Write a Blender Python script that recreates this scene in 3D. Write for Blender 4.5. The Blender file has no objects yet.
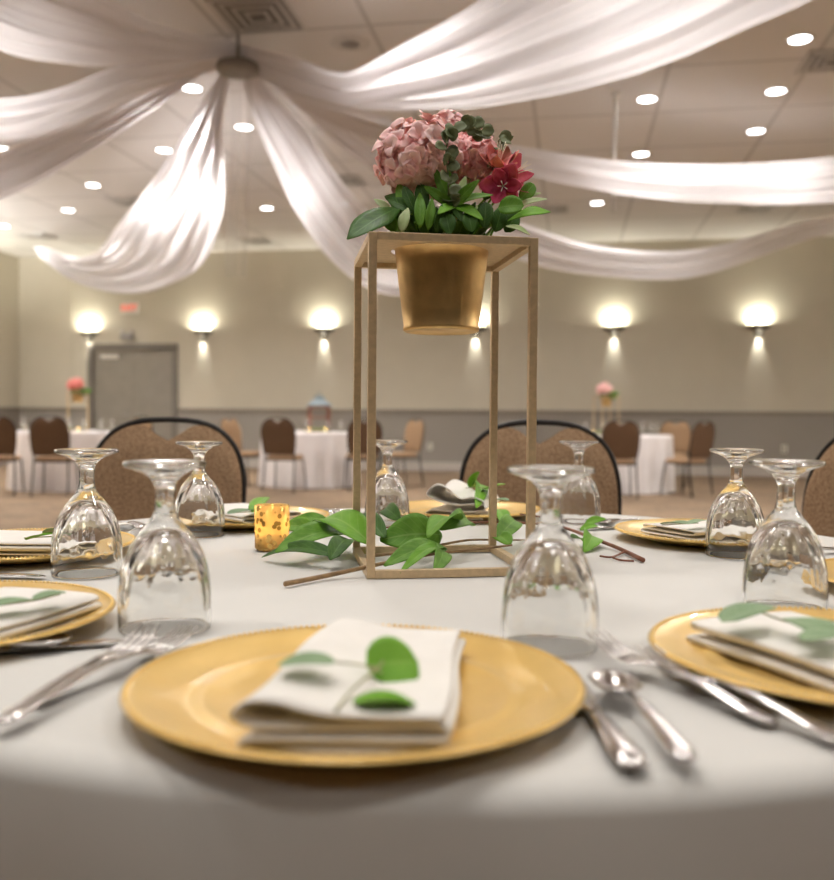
import bpy, math, random
from mathutils import Vector, Matrix, noise
R = random.Random(7)
PI = math.pi
C = bpy.context.scene.collection
sc = bpy.context.scene
sc.view_settings.view_transform = 'Standard'
sc.view_settings.look = 'None'
sc.view_settings.gamma = 1
sc.view_settings.exposure = 0.27
sc.view_settings.use_curve_mapping = False
T = 0.76            # table height
CAMZ = 0.968

# ------------------------------------------------------------------ camera
cam = bpy.data.cameras.new('camera'); camo = bpy.data.objects.new('camera', cam); C.objects.link(camo)
cam.sensor_fit = 'HORIZONTAL'; cam.sensor_width = 36; cam.lens = 900/834*36
cam.clip_start = 0.02
CM = Matrix.Translation((0, 0, CAMZ)) @ Matrix.Rotation(math.radians(90-1.4), 4, 'X') @ Matrix.Rotation(math.radians(0.4), 4, 'Z')
camo.matrix_world = CM
cam.dof.use_dof = True; cam.dof.focus_distance = 1.30; cam.dof.aperture_fstop = 4.0
sc.camera = camo

def ray(px, py):
    return (CM.to_3x3() @ Vector(((px-417)/900, (440-py)/900, -1)))
def at(px, py, D):
    r = ray(px, py); return Vector((0, 0, CAMZ)) + r*(D/r.y)
def onz(px, py, z):
    r = ray(px, py); return Vector((0, 0, CAMZ)) + r*((z-CAMZ)/r.z)

# room frame: u along the far wall, v towards it
A9 = math.radians(-9.7)
UX, UY = math.cos(A9), math.sin(A9)
def rm(u, v, z=0): return Vector((u*UX - v*UY, u*UY + v*UX, z))
VF, UL, UR, VB, CH = 16.31, -10.8, 10.0, -7.0, 4.10
def onwall(px, z=2.0, off=0.0):
    r = ray(px, 418); n = Vector((-UY, UX)); k = (VF-off)/(r.x*n.x + r.y*n.y)
    return Vector((r.x*k, r.y*k, z))

# ------------------------------------------------------------------ materials
def mat(name, col, rough=.5, metal=0., var=.06, scale=40., bump=0., bscale=None, trans=0., ior=1.45, spec=.5, sheen=0., sss=0., coat=0., col2=None, aniso=None):
    m = bpy.data.materials.new(name); m.use_nodes = True
    nt = m.node_tree; b = nt.nodes['Principled BSDF']
    b.inputs['Roughness'].default_value = rough; b.inputs['Metallic'].default_value = metal
    b.inputs['Transmission Weight'].default_value = trans; b.inputs['IOR'].default_value = ior
    b.inputs['Specular IOR Level'].default_value = spec
    b.inputs['Sheen Weight'].default_value = sheen; b.inputs['Coat Weight'].default_value = coat
    if sss: b.inputs['Subsurface Weight'].default_value = sss; b.inputs['Subsurface Radius'].default_value = (.02, .01, .005); b.inputs['Subsurface Scale'].default_value = .5
    tc = nt.nodes.new('ShaderNodeTexCoord')
    n = nt.nodes.new('ShaderNodeTexNoise'); n.inputs['Scale'].default_value = scale; n.inputs['Detail'].default_value = 4
    nt.links.new(tc.outputs['Object'], n.inputs['Vector'])
    r = nt.nodes.new('ShaderNodeValToRGB'); nt.links.new(n.outputs['Fac'], r.inputs['Fac'])
    r.color_ramp.elements[0].position = .3; r.color_ramp.elements[1].position = .7
    c2 = col2 or tuple(min(1, c*(1+var)) for c in col)
    c1 = col if col2 else tuple(c*(1-var) for c in col)
    r.color_ramp.elements[0].color = (*c1, 1); r.color_ramp.elements[1].color = (*c2, 1)
    nt.links.new(r.outputs['Color'], b.inputs['Base Color'])
    if bump:
        n2 = nt.nodes.new('ShaderNodeTexNoise'); n2.inputs['Scale'].default_value = bscale or scale; n2.inputs['Detail'].default_value = 3
        nt.links.new(tc.outputs['Object'], n2.inputs['Vector'])
        bp = nt.nodes.new('ShaderNodeBump'); bp.inputs['Strength'].default_value = bump; bp.inputs['Distance'].default_value = .002
        nt.links.new(n2.outputs['Fac'], bp.inputs['Height']); nt.links.new(bp.outputs['Normal'], b.inputs['Normal'])
    return m
def emis(name, col, s):
    m = bpy.data.materials.new(name); m.use_nodes = True; nt = m.node_tree
    b = nt.nodes['Principled BSDF']; b.inputs['Base Color'].default_value = (*col, 1)
    b.inputs['Emission Color'].default_value = (*col, 1); b.inputs['Emission Strength'].default_value = s
    return m
def sheer(name, col, tr=.15, tl=.55):
    m = bpy.data.materials.new(name); m.use_nodes = True; nt = m.node_tree; nt.nodes.clear()
    o = nt.nodes.new('ShaderNodeOutputMaterial')
    d = nt.nodes.new('ShaderNodeBsdfDiffuse'); t = nt.nodes.new('ShaderNodeBsdfTranslucent'); p = nt.nodes.new('ShaderNodeBsdfTransparent')
    tc = nt.nodes.new('ShaderNodeTexCoord'); n = nt.nodes.new('ShaderNodeTexNoise'); n.inputs['Scale'].default_value = 3
    nt.links.new(tc.outputs['Object'], n.inputs['Vector'])
    r = nt.nodes.new('ShaderNodeValToRGB'); nt.links.new(n.outputs['Fac'], r.inputs['Fac'])
    r.color_ramp.elements[0].color = (*[c*.96 for c in col], 1); r.color_ramp.elements[1].color = (*col, 1)
    nt.links.new(r.outputs['Color'], d.inputs['Color']); nt.links.new(r.outputs['Color'], t.inputs['Color'])
    m1 = nt.nodes.new('ShaderNodeMixShader'); m1.inputs[0].default_value = tl
    nt.links.new(d.outputs[0], m1.inputs[1]); nt.links.new(t.outputs[0], m1.inputs[2])
    m2 = nt.nodes.new('ShaderNodeMixShader'); m2.inputs[0].default_value = tr
    nt.links.new(m1.outputs[0], m2.inputs[1]); nt.links.new(p.outputs[0], m2.inputs[2])
    nt.links.new(m2.outputs[0], o.inputs['Surface'])
    return m

M = {}
M['cloth'] = mat('white_tablecloth', (.72, .70, .66), .85, var=.02, scale=6, bump=.15, bscale=900, sheen=.1)
M['cloth_far'] = mat('far_tablecloth', (.80, .76, .76), .85, var=.03, scale=6)
M['napkin'] = mat('napkin_linen', (.92, .88, .82), .9, var=.03, scale=30, bump=.5, bscale=700)
M['charger'] = mat('gold_charger', (.92, .62, .20), .28, .32, var=.05, scale=25, coat=.4)
M['stand'] = mat('brushed_gold_paint', (.64, .48, .29), .42, .45, var=.1, scale=120, bump=.1)
M['pot'] = mat('brushed_gold_metal', (.68, .46, .20), .38, .85, var=.08, scale=60, bump=.04)
_b = M['pot'].node_tree.nodes['Principled BSDF']; _b.inputs['Anisotropic'].default_value = .5
M['silver'] = mat('stainless_steel', (.72, .69, .67), .16, 1., var=.04, scale=30)
M['glass'] = mat('clear_glass', (.985, .99, .985), .0, 0, var=0, trans=1., ior=1.5)
M['seatfab'] = mat('tan_speckled_fabric', (.20, .115, .06), .9, col2=(.44, .29, .17), scale=160)
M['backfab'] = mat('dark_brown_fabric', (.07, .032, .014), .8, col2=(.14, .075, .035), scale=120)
M['blackmetal'] = mat('dark_metal_tube', (.025, .022, .02), .4, .5)
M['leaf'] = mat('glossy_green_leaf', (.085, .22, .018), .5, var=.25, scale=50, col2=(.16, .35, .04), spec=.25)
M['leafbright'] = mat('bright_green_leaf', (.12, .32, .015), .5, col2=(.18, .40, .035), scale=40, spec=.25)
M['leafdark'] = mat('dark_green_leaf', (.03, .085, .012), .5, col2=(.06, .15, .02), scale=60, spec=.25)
M['euca'] = mat('eucalyptus_leaf', (.20, .31, .16), .6, col2=(.28, .40, .22), scale=50)
M['olive'] = mat('olive_leaf', (.12, .15, .06), .55, col2=(.22, .25, .12), scale=80)
M['varieg'] = mat('pale_leaf_margin', (.50, .58, .30), .5, col2=(.35, .48, .18), scale=90)
M['pink'] = mat('pale_pink_petal', (1, .53, .51), .6, col2=(1, .72, .68), scale=45, sss=.1)
M['pink2'] = mat('rose_pink_petal', (.95, .42, .42), .6, col2=(1, .60, .57), scale=60, sss=.1)
M['magenta'] = mat('magenta_petal', (.55, .03, .10), .5, col2=(.75, .10, .22), scale=70, sss=.1)
M['coral'] = mat('coral_petal', (.75, .16, .16), .5, col2=(.85, .36, .30), scale=70, sss=.1)
M['stem'] = mat('brown_twig', (.30, .19, .09), .7, var=.3, scale=90, bump=.4)
M['redstem'] = mat('red_brown_twig', (.22, .08, .04), .6, var=.3, scale=90, bump=.4)
M['palestem'] = mat('pale_green_stem', (.38, .36, .18), .6)
M['wax'] = mat('white_wax', (.9, .85, .72), .5, sss=.3)
M['ceilmetal'] = mat('white_painted_metal', (.62, .60, .57), .5)
M['greymetal'] = mat('grey_metal', (.30, .28, .26), .5, .3)
M['dark'] = mat('dark_slot', (.06, .055, .05), .8)
M['sconce'] = mat('sconce_bronze', (.10, .085, .06), .5, .3)
M['doorp'] = mat('grey_door_paint', (.24, .215, .18), .55, scale=4)
M['doorf'] = mat('door_frame_paint', (.17, .15, .125), .55)
M['wallup'] = mat('greige_wall_paint', (.54, .50, .41), .8, var=.02, scale=3, bump=.1, bscale=200)
M['walllow'] = mat('wainscot_wallcovering', (.30, .275, .245), .8, var=.05, scale=60)
M['walldarkened'] = mat('darkened_unseen_wall', (.06, .045, .035), .9, scale=8)  # invented dark colour for the unseen front wall, keeps bounce off the table skirt
M['rail'] = mat('chair_rail_paint', (.24, .21, .175), .55)
M['base'] = mat('baseboard_paint', (.50, .46, .42), .6)
M['lens'] = emis('downlight_lens', (1, .98, .95), 9)
M['sconcelens'] = emis('sconce_lens', (1, .97, .80), 8)
M['white'] = mat('white_plastic', (.75, .72, .66), .5)
M['red'] = emis('red_sign_letters', (.80, .10, .05), .5)
M['wood'] = mat('brown_wood', (.20, .08, .05), .6, var=.3, scale=40)
M['bluegrey'] = mat('blue_grey_metal', (.17, .21, .225), .6, .1)
M['flame'] = emis('candle_flame', (1, .65, .2), 14)
M['sheer'] = sheer('sheer_drape_fabric', (.88, .85, .865), .07, .40)
M['sheer2'] = sheer('sheer_ribbon_fabric', (.85, .82, .80), .82, .5)

def mercury():
    m = bpy.data.materials.new('gold_mercury_glass'); m.use_nodes = True; nt = m.node_tree
    b = nt.nodes['Principled BSDF']; b.inputs['Base Color'].default_value = (.85, .55, .16, 1)
    b.inputs['Metallic'].default_value = .8; b.inputs['Roughness'].default_value = .2
    o = nt.nodes['Material Output']
    g = nt.nodes.new('ShaderNodeBsdfTranslucent'); g.inputs['Color'].default_value = (1, .84, .56, 1)
    tc = nt.nodes.new('ShaderNodeTexCoord'); v = nt.nodes.new('ShaderNodeTexVoronoi'); v.inputs['Scale'].default_value = 95
    nt.links.new(tc.outputs['Object'], v.inputs['Vector'])
    r = nt.nodes.new('ShaderNodeValToRGB'); nt.links.new(v.outputs['Distance'], r.inputs['Fac'])
    r.color_ramp.elements[0].position = .32; r.color_ramp.elements[0].color = (.1,)*3+(1,); r.color_ramp.elements[1].position = .42; r.color_ramp.elements[1].color = (.6,)*3+(1,)
    mx = nt.nodes.new('ShaderNodeMixShader'); nt.links.new(r.outputs['Color'], mx.inputs[0])
    nt.links.new(b.outputs[0], mx.inputs[1]); nt.links.new(g.outputs[0], mx.inputs[2]); nt.links.new(mx.outputs[0], o.inputs['Surface'])
    return m
M['mercury'] = mercury()

def ceiling_mat():
    m = bpy.data.materials.new('acoustic_ceiling_tiles'); m.use_nodes = True; nt = m.node_tree
    b = nt.nodes['Principled BSDF']; b.inputs['Roughness'].default_value = .9
    tc = nt.nodes.new('ShaderNodeTexCoord')
    br = nt.nodes.new('ShaderNodeTexBrick'); br.offset = 0; br.squash = 1
    br.inputs['Scale'].default_value = 1; br.inputs['Brick Width'].default_value = 1.22; br.inputs['Row Height'].default_value = .61*2
    br.inputs['Mortar Size'].default_value = .024; br.inputs['Mortar Smooth'].default_value = .3
    br.inputs['Color1'].default_value = (.80, .775, .75, 1); br.inputs['Color2'].default_value = (.83, .80, .775, 1); br.inputs['Mortar'].default_value = (.60, .575, .55, 1)
    nt.links.new(tc.outputs['Object'], br.inputs['Vector'])
    n = nt.nodes.new('ShaderNodeTexNoise'); n.inputs['Scale'].default_value = 90
    nt.links.new(tc.outputs['Object'], n.inputs['Vector'])
    mx = nt.nodes.new('ShaderNodeMix'); mx.data_type = 'RGBA'; mx.blend_type = 'MULTIPLY'; mx.inputs[0].default_value = .15
    nt.links.new(br.outputs['Color'], mx.inputs[6]); nt.links.new(n.outputs['Color'], mx.inputs[7])
    nt.links.new(mx.outputs[2], b.inputs['Base Color'])
    return m
M['ceiling'] = ceiling_mat()
def carpet_mat():
    m = mat('brown_patterned_carpet', (.20, .135, .085), .95, col2=(.32, .225, .145), scale=14, bump=.5, bscale=300)
    nt = m.node_tree; b = nt.nodes['Principled BSDF']; lk = b.inputs['Base Color'].links[0]; src = lk.from_socket
    tc = nt.nodes.new('ShaderNodeTexCoord'); w = nt.nodes.new('ShaderNodeTexVoronoi'); w.inputs['Scale'].default_value = 2.2
    nt.links.new(tc.outputs['Object'], w.inputs['Vector'])
    mx = nt.nodes.new('ShaderNodeMix'); mx.data_type = 'RGBA'; mx.blend_type = 'MULTIPLY'; mx.inputs[0].default_value = .35
    nt.links.new(src, mx.inputs[6]); nt.links.new(w.outputs['Distance'], mx.inputs[7]); nt.links.new(mx.outputs[2], b.inputs['Base Color'])
    return m
M['carpet'] = carpet_mat()

def veins(m, col, amt=.55):
    nt = m.node_tree; b = nt.nodes['Principled BSDF']; src = b.inputs['Base Color'].links[0].from_socket
    def mth(op, a, c=None):
        n = nt.nodes.new('ShaderNodeMath'); n.operation = op
        for k, x in enumerate((a, c)):
            if x is None: continue
            if isinstance(x, (int, float)): n.inputs[k].default_value = x
            else: nt.links.new(x, n.inputs[k])
        return n.outputs[0]
    uv = nt.nodes.new('ShaderNodeUVMap'); uv.uv_map = 'leaf'; sp = nt.nodes.new('ShaderNodeSeparateXYZ'); nt.links.new(uv.outputs[0], sp.inputs[0])
    d = mth('ABSOLUTE', mth('SUBTRACT', sp.outputs[1], .5))
    mid = mth('LESS_THAN', d, .028)
    side = mth('MULTIPLY', mth('GREATER_THAN', mth('SINE', mth('ADD', mth('MULTIPLY', sp.outputs[0], 48), mth('MULTIPLY', d, -26))), .90), .45)
    f = mth('MULTIPLY', mth('MAXIMUM', mid, side), amt)
    mx = nt.nodes.new('ShaderNodeMix'); mx.data_type = 'RGBA'; nt.links.new(f, mx.inputs[0]); nt.links.new(src, mx.inputs[6]); mx.inputs[7].default_value = (*col, 1)
    nt.links.new(mx.outputs[2], b.inputs['Base Color'])
veins(M['leaf'], (.30, .45, .12), .35); veins(M['leafbright'], (.34, .50, .12), .35); veins(M['leafdark'], (.12, .24, .06)); veins(M['euca'], (.38, .46, .30), .4)

# ------------------------------------------------------------------ mesh helper
class MB:
    def __init__(s): s.v = []; s.f = []; s.uv = None
    def add(s, vs, fs, mtx=None):
        o = len(s.v)
        s.v += [tuple(mtx @ Vector(p)) if mtx else tuple(p) for p in vs]
        s.f += [tuple(i+o for i in f) for f in fs]
        return s
    def box(s, c, d, mtx=None):
        x, y, z = [k/2 for k in d]
        vs = [(c[0]+i*x, c[1]+j*y, c[2]+k*z) for i in (-1, 1) for j in (-1, 1) for k in (-1, 1)]
        return s.add(vs, [(0, 1, 3, 2), (4, 6, 7, 5), (0, 4, 5, 1), (2, 3, 7, 6), (0, 2, 6, 4), (1, 5, 7, 3)], mtx)
    def grid(s, fn, nu, nv, closeu=False, mtx=None):
        vs = [fn(i/nu, j/nv) for i in range(nu if closeu else nu+1) for j in range(nv+1)]
        n = nv+1; N = nu if closeu else nu+1; fs = []
        for i in range(nu):
            a = i*n; b = ((i+1) % N)*n
            for j in range(nv): fs.append((a+j, b+j, b+j+1, a+j+1))
        return s.add(vs, fs, mtx)
    def lathe(s, prof, n=48, fr=None, cx=0, cy=0):
        vs = []; m = len(prof)
        for i in range(n):
            a = 2*PI*i/n
            for k, (r, z) in enumerate(prof):
                rr = fr(r, z, a, k) if fr else r
                vs.append((cx+rr*math.cos(a), cy+rr*math.sin(a), z))
        fs = [(i*m+k, ((i+1) % n)*m+k, ((i+1) % n)*m+k+1, i*m+k+1) for i in range(n) for k in range(m-1)]
        return s.add(vs, fs)
    def tube(s, pts, rad, n=8, cap=True, flat=1.0, up=None):
        pts = [Vector(p) for p in pts]; N = len(pts)
        rads = rad if isinstance(rad, (list, tuple)) else [rad]*N
        up = Vector(up) if up else None; vs = []; prev = None
        for i, p in enumerate(pts):
            t = (pts[min(i+1, N-1)] - pts[max(i-1, 0)]).normalized()
            if up: a = t.cross(up)
            elif prev is not None: a = prev - t*prev.dot(t)
            else: a = t.cross(Vector((0, 0, 1)) if abs(t.z) < .9 else Vector((1, 0, 0)))
            a.normalize(); prev = a; b = t.cross(a).normalized(); r = rads[i]
            ra, rb = (r if isinstance(r, tuple) else (r, r*flat))
            for k in range(n):
                q = 2*PI*k/n; vs.append(p + a*(ra*math.cos(q)) + b*(rb*math.sin(q)))
        fs = [(i*n+k, i*n+(k+1) % n, (i+1)*n+(k+1) % n, (i+1)*n+k) for i in range(N-1) for k in range(n)]
        if cap: fs += [tuple(range(n))[::-1], tuple((N-1)*n+k for k in range(n))]
        return s.add(vs, fs)
    def build(s, name, m, parent=None, smooth=True, loc=None, bevel=0, solid=0, sub=0, auto=None):
        me = bpy.data.meshes.new(name); me.from_pydata(s.v, [], s.f); me.update()
        import bmesh
        bm = bmesh.new(); bm.from_mesh(me); bmesh.ops.recalc_face_normals(bm, faces=bm.faces) if not solid == -1 else None
        bm.to_mesh(me); bm.free()
        for p in me.polygons: p.use_smooth = smooth
        if s.uv and len(s.uv) == len(s.v):
            ul = me.uv_layers.new(name='leaf')
            for lp in me.loops: ul.data[lp.index].uv = s.uv[lp.vertex_index]
        o = bpy.data.objects.new(name, me); C.objects.link(o)
        me.materials.append(m if not isinstance(m, str) else M[m])
        if parent: o.parent = parent
        if loc is not None: o.location = loc
        if solid > 0: md = o.modifiers.new('solid', 'SOLIDIFY'); md.thickness = solid; md.offset = 0
        if bevel: md = o.modifiers.new('bevel', 'BEVEL'); md.width = bevel; md.segments = 2; md.limit_method = 'ANGLE'
        if sub: md = o.modifiers.new('sub', 'SUBSURF'); md.levels = sub; md.render_levels = sub
        return o

def cr(pts, t):
    n = len(pts)-1; x = min(max(t, 0), .999999)*n; i = int(x); f = x-i
    p0, p1, p2, p3 = [Vector(pts[min(max(k, 0), n)]) for k in (i-1, i, i+1, i+2)]
    return .5*((2*p1) + (p2-p0)*f + (2*p0-5*p1+4*p2-p3)*f*f + (3*p1-p0-3*p2+p3)*f**3)
def curve(pts, n): return [cr(pts, i/n) for i in range(n+1)]

def tag(o, label=None, cat=None, group=None, kind=None):
    if label: o['label'] = label
    if cat: o['category'] = cat
    if group: o['group'] = group
    if kind: o['kind'] = kind
    return o
def empty(name, loc=(0, 0, 0), rz=0, label=None, cat=None, group=None):
    o = bpy.data.objects.new(name, None); C.objects.link(o); o.location = loc; o.rotation_euler = (0, 0, rz); o.empty_display_size = .05
    return tag(o, label, cat, group)
def copy_tree(o, loc=None, rz=None, label=None, group=None, scale=None):
    kids = [c for c in bpy.data.objects if c.parent == o]
    c = o.copy(); C.objects.link(c)
    if loc is not None: c.location = loc
    if rz is not None: c.rotation_euler = (0, 0, rz)
    if scale: c.scale = (scale,)*3
    if label: c['label'] = label
    if group: c['group'] = group
    for k in kids:
        d = copy_tree(k); d.parent = c
    return c

# ------------------------------------------------------------------ room shell
def struct(o): return tag(o, kind='structure')
cu, cv = (UL+UR)/2, (VF+VB)/2
def rbox(name, u0, u1, v0, v1, z0, z1, m, bevel=0):
    c = rm((u0+u1)/2, (v0+v1)/2, (z0+z1)/2)
    o = MB().box((0, 0, 0), (u1-u0, v1-v0, z1-z0)).build(name, m, smooth=False, bevel=bevel, loc=c)
    o.rotation_euler = (0, 0, A9); return struct(o)
rbox('floor', UL-.2, UR+.2, VB-.2, VF+.2, -.1, 0, 'carpet')
rbox('ceiling', UL-.2, UR+.2, VB-.2, VF+.2, CH, CH+.1, 'ceiling')
# far wall, split for the door opening
RZ = 1.085
def wall_u(px): p = onwall(px); return p.x*UX + p.y*UY
du0, du1, dz = wall_u(91), wall_u(175), 2.28
def far_piece(u0, u1, z0, z1, b, m): b.box(((u0+u1)/2, .1, (z0+z1)/2), (u1-u0, .2, z1-z0))
b = MB(); b.box(((UL+du0)/2, .1, (RZ+CH)/2), (du0-UL, .2, CH-RZ)); b.box(((du0+du1)/2, .1, (dz+CH)/2), (du1-du0, .2, CH-dz)); b.box(((du1+UR)/2, .1, (RZ+CH)/2), (UR-du1, .2, CH-RZ))
o = struct(b.build('wall_back', 'wallup', smooth=False, loc=rm(0, VF))); o.rotation_euler.z = A9
b = MB(); b.box(((UL+du0)/2, .1, RZ/2), (du0-UL, .2, RZ)); b.box(((du1+UR)/2, .1, RZ/2), (UR-du1, .2, RZ))
o = struct(b.build('wall_back_wainscot', 'walllow', smooth=False, loc=rm(0, VF))); o.rotation_euler.z = A9
rbox('wall_left', UL-.2, UL, VB, VF, RZ, CH, 'wallup'); rbox('wall_left_wainscot', UL-.2, UL, VB, VF, 0, RZ, 'walllow')
rbox('wall_right', UR, UR+.2, VB, VF, 0, CH, 'wallup'); rbox('wall_front', UL, UR, VB-.2, VB, 0, CH, 'walldarkened')
rbox('trim_1', UL, du0-.06, VF-.03, VF, RZ-.03, RZ+.04, 'rail', .006); rbox('trim_2', du1+.06, UR, VF-.03, VF, RZ-.03, RZ+.04, 'rail', .006)
rbox('trim_3', UL, UL+.03, VB, VF-.03, RZ-.03, RZ+.04, 'rail', .006)
rbox('baseboard_left', UL, UL+.02, VB, VF-.02, 0, .16, 'base')
rbox('baseboard_back', UL, du0-.06, VF-.02, VF, 0, .16, 'base'); rbox('baseboard_rear', du1+.06, UR, VF-.02, VF, 0, .16, 'base')
ut = wall_u(72); rbox('trim_4', ut-.03, ut+.02, VF-.02, VF, RZ+.04, CH, 'wallup')
rbox('trim_5', UL, ut-.03, VF-.012, VF, RZ+.04, CH, 'wallup')
# door
dw = du1-du0
door = empty('door_1', rm((du0+du1)/2, VF), A9); tag(door, kind='structure')
for s in (-1, 1):
    pn = MB().box((s*(dw/4-.005), .06, dz/2-.01), (dw/2-.012, .045, dz-.03)).build('door_panel', 'doorp', door, smooth=False, bevel=.004)
    MB().tube([(s*.08, .0, 1.0), (s*.08, -.04, 1.0), (s*.2, -.04, 1.0)], .012).build('door_handle', 'greymetal', pn)
f = MB()
for s in (-1, 1): f.box((s*(dw/2+.0), -.01, dz/2), (.12, .06, dz))
f.box((0, -.01, dz+.03), (dw+.12, .06, .12)); f.build('door_frame', 'doorf', door, smooth=False, bevel=.005)
MB().box((-dw/4-.05, .01, dz-.16), (.36, .06, .07)).build('door_closer', 'white', door, smooth=False, bevel=.01)

# exit sign
p = onwall(130, 3.05, .04)
ex = empty('exit_sign', (p.x, p.y, 3.05), A9, 'red lettered exit sign on the wall above the grey double door', 'sign')
MB().box((0, 0, 0), (.34, .07, .22)).build('housing', 'white', ex, smooth=False, bevel=.01)
tx = bpy.data.curves.new('lettering', 'FONT'); tx.body = 'EXIT'; tx.size = .16; tx.extrude = .004; tx.align_x = 'CENTER'; tx.align_y = 'CENTER'; tx.offset = .004
tx.materials.append(M['red']); to_ = bpy.data.objects.new('text_source', tx); me_ = bpy.data.meshes.new_from_object(to_); bpy.data.objects.remove(to_); to = bpy.data.objects.new('lettering', me_); C.objects.link(to); to.parent = ex; to.location = (0, -.038, 0); to.rotation_euler = (PI/2, 0, 0)
p = onwall(127, 0, .05)
el = empty('emergency_light', (p.x, p.y, 2.50), A9, 'small dark box light fixed just above the double door', 'emergency light')
MB().box((0, 0, 0), (.24, .09, .12)).build('housing', 'greymetal', el, smooth=False, bevel=.01)
for s in (-1, 1): MB().lathe([(0.001, 0), (.035, .0), (.045, .05), (.04, .08), (.001, .08)], 16).build('lamp_head', 'ceilmetal', el, loc=(s*.09, 0, .05))
# wall outlets
for px, z, lb in ((430, .45, 'pale wall outlet low on the wainscot between the lantern table and the gold stand'), (785, .48, 'pale wall outlet low on the wainscot at the right')):
    p = onwall(px, z, .008); o = empty('wall_outlet', p, A9, lb, 'outlet')
    MB().box((0, 0, 0), (.09, .012, .13)).build('cover_plate', 'white', o, smooth=False, bevel=.003)
    [MB().box((0, -.007, dzz), (.038, .004, .034)).build('socket', 'dark', o, smooth=False, bevel=.002) for dzz in (-.028, .028)]

# wall sconces
def light(kind, name, energy, loc, color, parent=None, **k):
    l = bpy.data.lights.new(name, kind); l.energy = energy; l.color = color
    for a, v in k.items(): setattr(l, a, v)
    o = bpy.data.objects.new(name, l); C.objects.link(o); o.location = loc
    if parent: o.parent = parent
    return o
def sconce(p, rz, lb, e=11):
    t = empty('wall_sconce', p, rz, lb, 'wall lamp', 'wall sconces')
    def bowl(u, v):
        a = PI + PI*u; r = [.03, .12, .18, .20, .205, .19][int(round(v*5))]; z = [-.07, -.055, -.02, .0, .01, .01][int(round(v*5))]
        return (r*math.cos(a), r*.62*math.sin(a), z)
    MB().grid(bowl, 20, 5).build('bowl', 'sconce', t, solid=.006)
    MB().box((0, -.006, -.06), (.14, .012, .22)).build('back_plate', 'sconce', t, smooth=False, bevel=.004)
    MB().lathe([(.040, -.115), (.045, -.11), (.045, -.05), (.040, -.04)], 20, cy=-.065).build('down_tube', 'white', t, solid=.004)
    MB().lathe([(.001, 0), (.035, 0), (.038, -.012), (.001, -.018)], 16).build('down_lens', 'sconcelens', t, loc=(0, -.065, -.100))
    MB().box((0, -.06, -.005), (.22, .05, .02)).build('up_lens', 'sconcelens', t, smooth=False, bevel=.005)
    l = light('AREA', 'sconce_uplight', e, (0, -.085, .02), (1, .97, .80) if e < 100 else (1, .99, .97), t, shape='RECTANGLE', size=.24, size_y=.06, spread=math.radians(176)); l.rotation_euler = (PI-.2, 0, 0)
    l = light('SPOT', 'sconce_downlight', 26, (0, -.055, -.125), (1, .98, .88), t, spot_size=math.radians(48), spot_blend=.8, shadow_soft_size=.03); l.rotation_euler = (.22, 0, 0)
names = ['leftmost wall sconce, beside the top left of the double door', 'wall sconce just right of the double door, above the brown chairs', 'wall sconce above the table with the lantern', 'wall sconce glowing behind the gold planter pot', 'wall sconce above the far table with the potted flowers at right', 'rightmost wall sconce on the far wall']
for px, z, lb in zip((90, 203, 324, 475, 613, 757), (2.60, 2.60, 2.62, 2.62, 2.60, 2.60), names):
    p = onwall(px, z); sconce((p.x, p.y, z), A9, lb)
p = rm(UL, 14.2, 2.6); sconce(p, A9 + PI/2, 'wall sconce on the left side wall just outside the picture', 26)
for k, v in enumerate((10.5, 7.0)):  # strong unseen sconces, added on the side walls as ceiling fill
    for u, a in ((UL, PI/2), (UR, -PI/2)):
        p = rm(u, v, 2.6); sconce(p, A9 + a, 'unseen wall sconce added on a side wall to brighten the ceiling', 500)

# ceiling lights
def downlight(x, y, lb, e=27, k=1.):
    t = empty('recessed_downlight', (x, y, CH), 0, lb, 'ceiling light', 'recessed ceiling downlights')
    MB().lathe([(.085*k, -.001), (.09*k, -.008), (.115*k, -.006), (.12*k, -.001)], 32).build('trim_ring', 'ceilmetal', t)
    MB().lathe([(.0005, -.006), (.05*k, -.006), (.088*k, -.003)], 32).build('lens', 'lens', t)
    light('AREA', 'downlight_lamp', e, (0, 0, -.02), (1, .965, .925), t, shape='DISK', size=.17*k, spread=math.radians(150))
dl = [(192, 88, 'bright downlight between the two left drapes near the drape hub'), (244, 127, 'downlight seen under the drape hub beside the hanging ribbon'),
      (93, 185, 'downlight in the open ceiling left of the tall white swag, nearer of two'), (68, 210, 'downlight in the open ceiling left of the tall white swag, farther of two'),
      (267, 208, 'downlight between the tall white swag and the swag beside it'), (4, 149, 'downlight at the left edge under the left drapes'), (164, 150, 'downlight half hidden by the left edge of the tall white swag'),
      (344, 203, 'downlight glowing through the swag left of the flowers'), (800, 39, 'nearest downlight in the upper right corner'), (776, 91, 'second downlight in the upper right corner, nearer the camera than three others'),
      (647, 99, 'downlight just left of the second upper right one'), (756, 131, 'downlight above the upper right swag, right side'), (641, 154, 'downlight just above the upper right swag beside the white rod'),
      (597, 203, 'dim downlight between the two right swags'), (4, 226, 'small downlight at the left edge near the wall')]
for px, py, lb in dl:
    p = onz(px, py, CH); downlight(p.x, p.y, lb)
for i, (x, y) in enumerate([(3.3, 4.3), (-.4, 2.9), (1.5, 1.6), (-1.9, .9), (1.7, 5.4), (.15, 6.35), (4.6, 1.4), (-.5, .95), (-4.8, 1.2), (.2, -1.0), (-2.4, -2.4), (3.0, -2.4), (6.6, 5.2), (-7.6, 5), (6.8, 9.5), (-7.2, 9.2)]):  # out of view; those over the drapes and near the bouquet added as fill
    downlight(x, y, 'unseen round ceiling light in a set partly added to brighten drapes and bouquet', 22 if y > 4 and abs(x) < 4 else (13 if y < 0 else 14) if y < 4 else 26, 2.2 if y < 4 else 1.)

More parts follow.
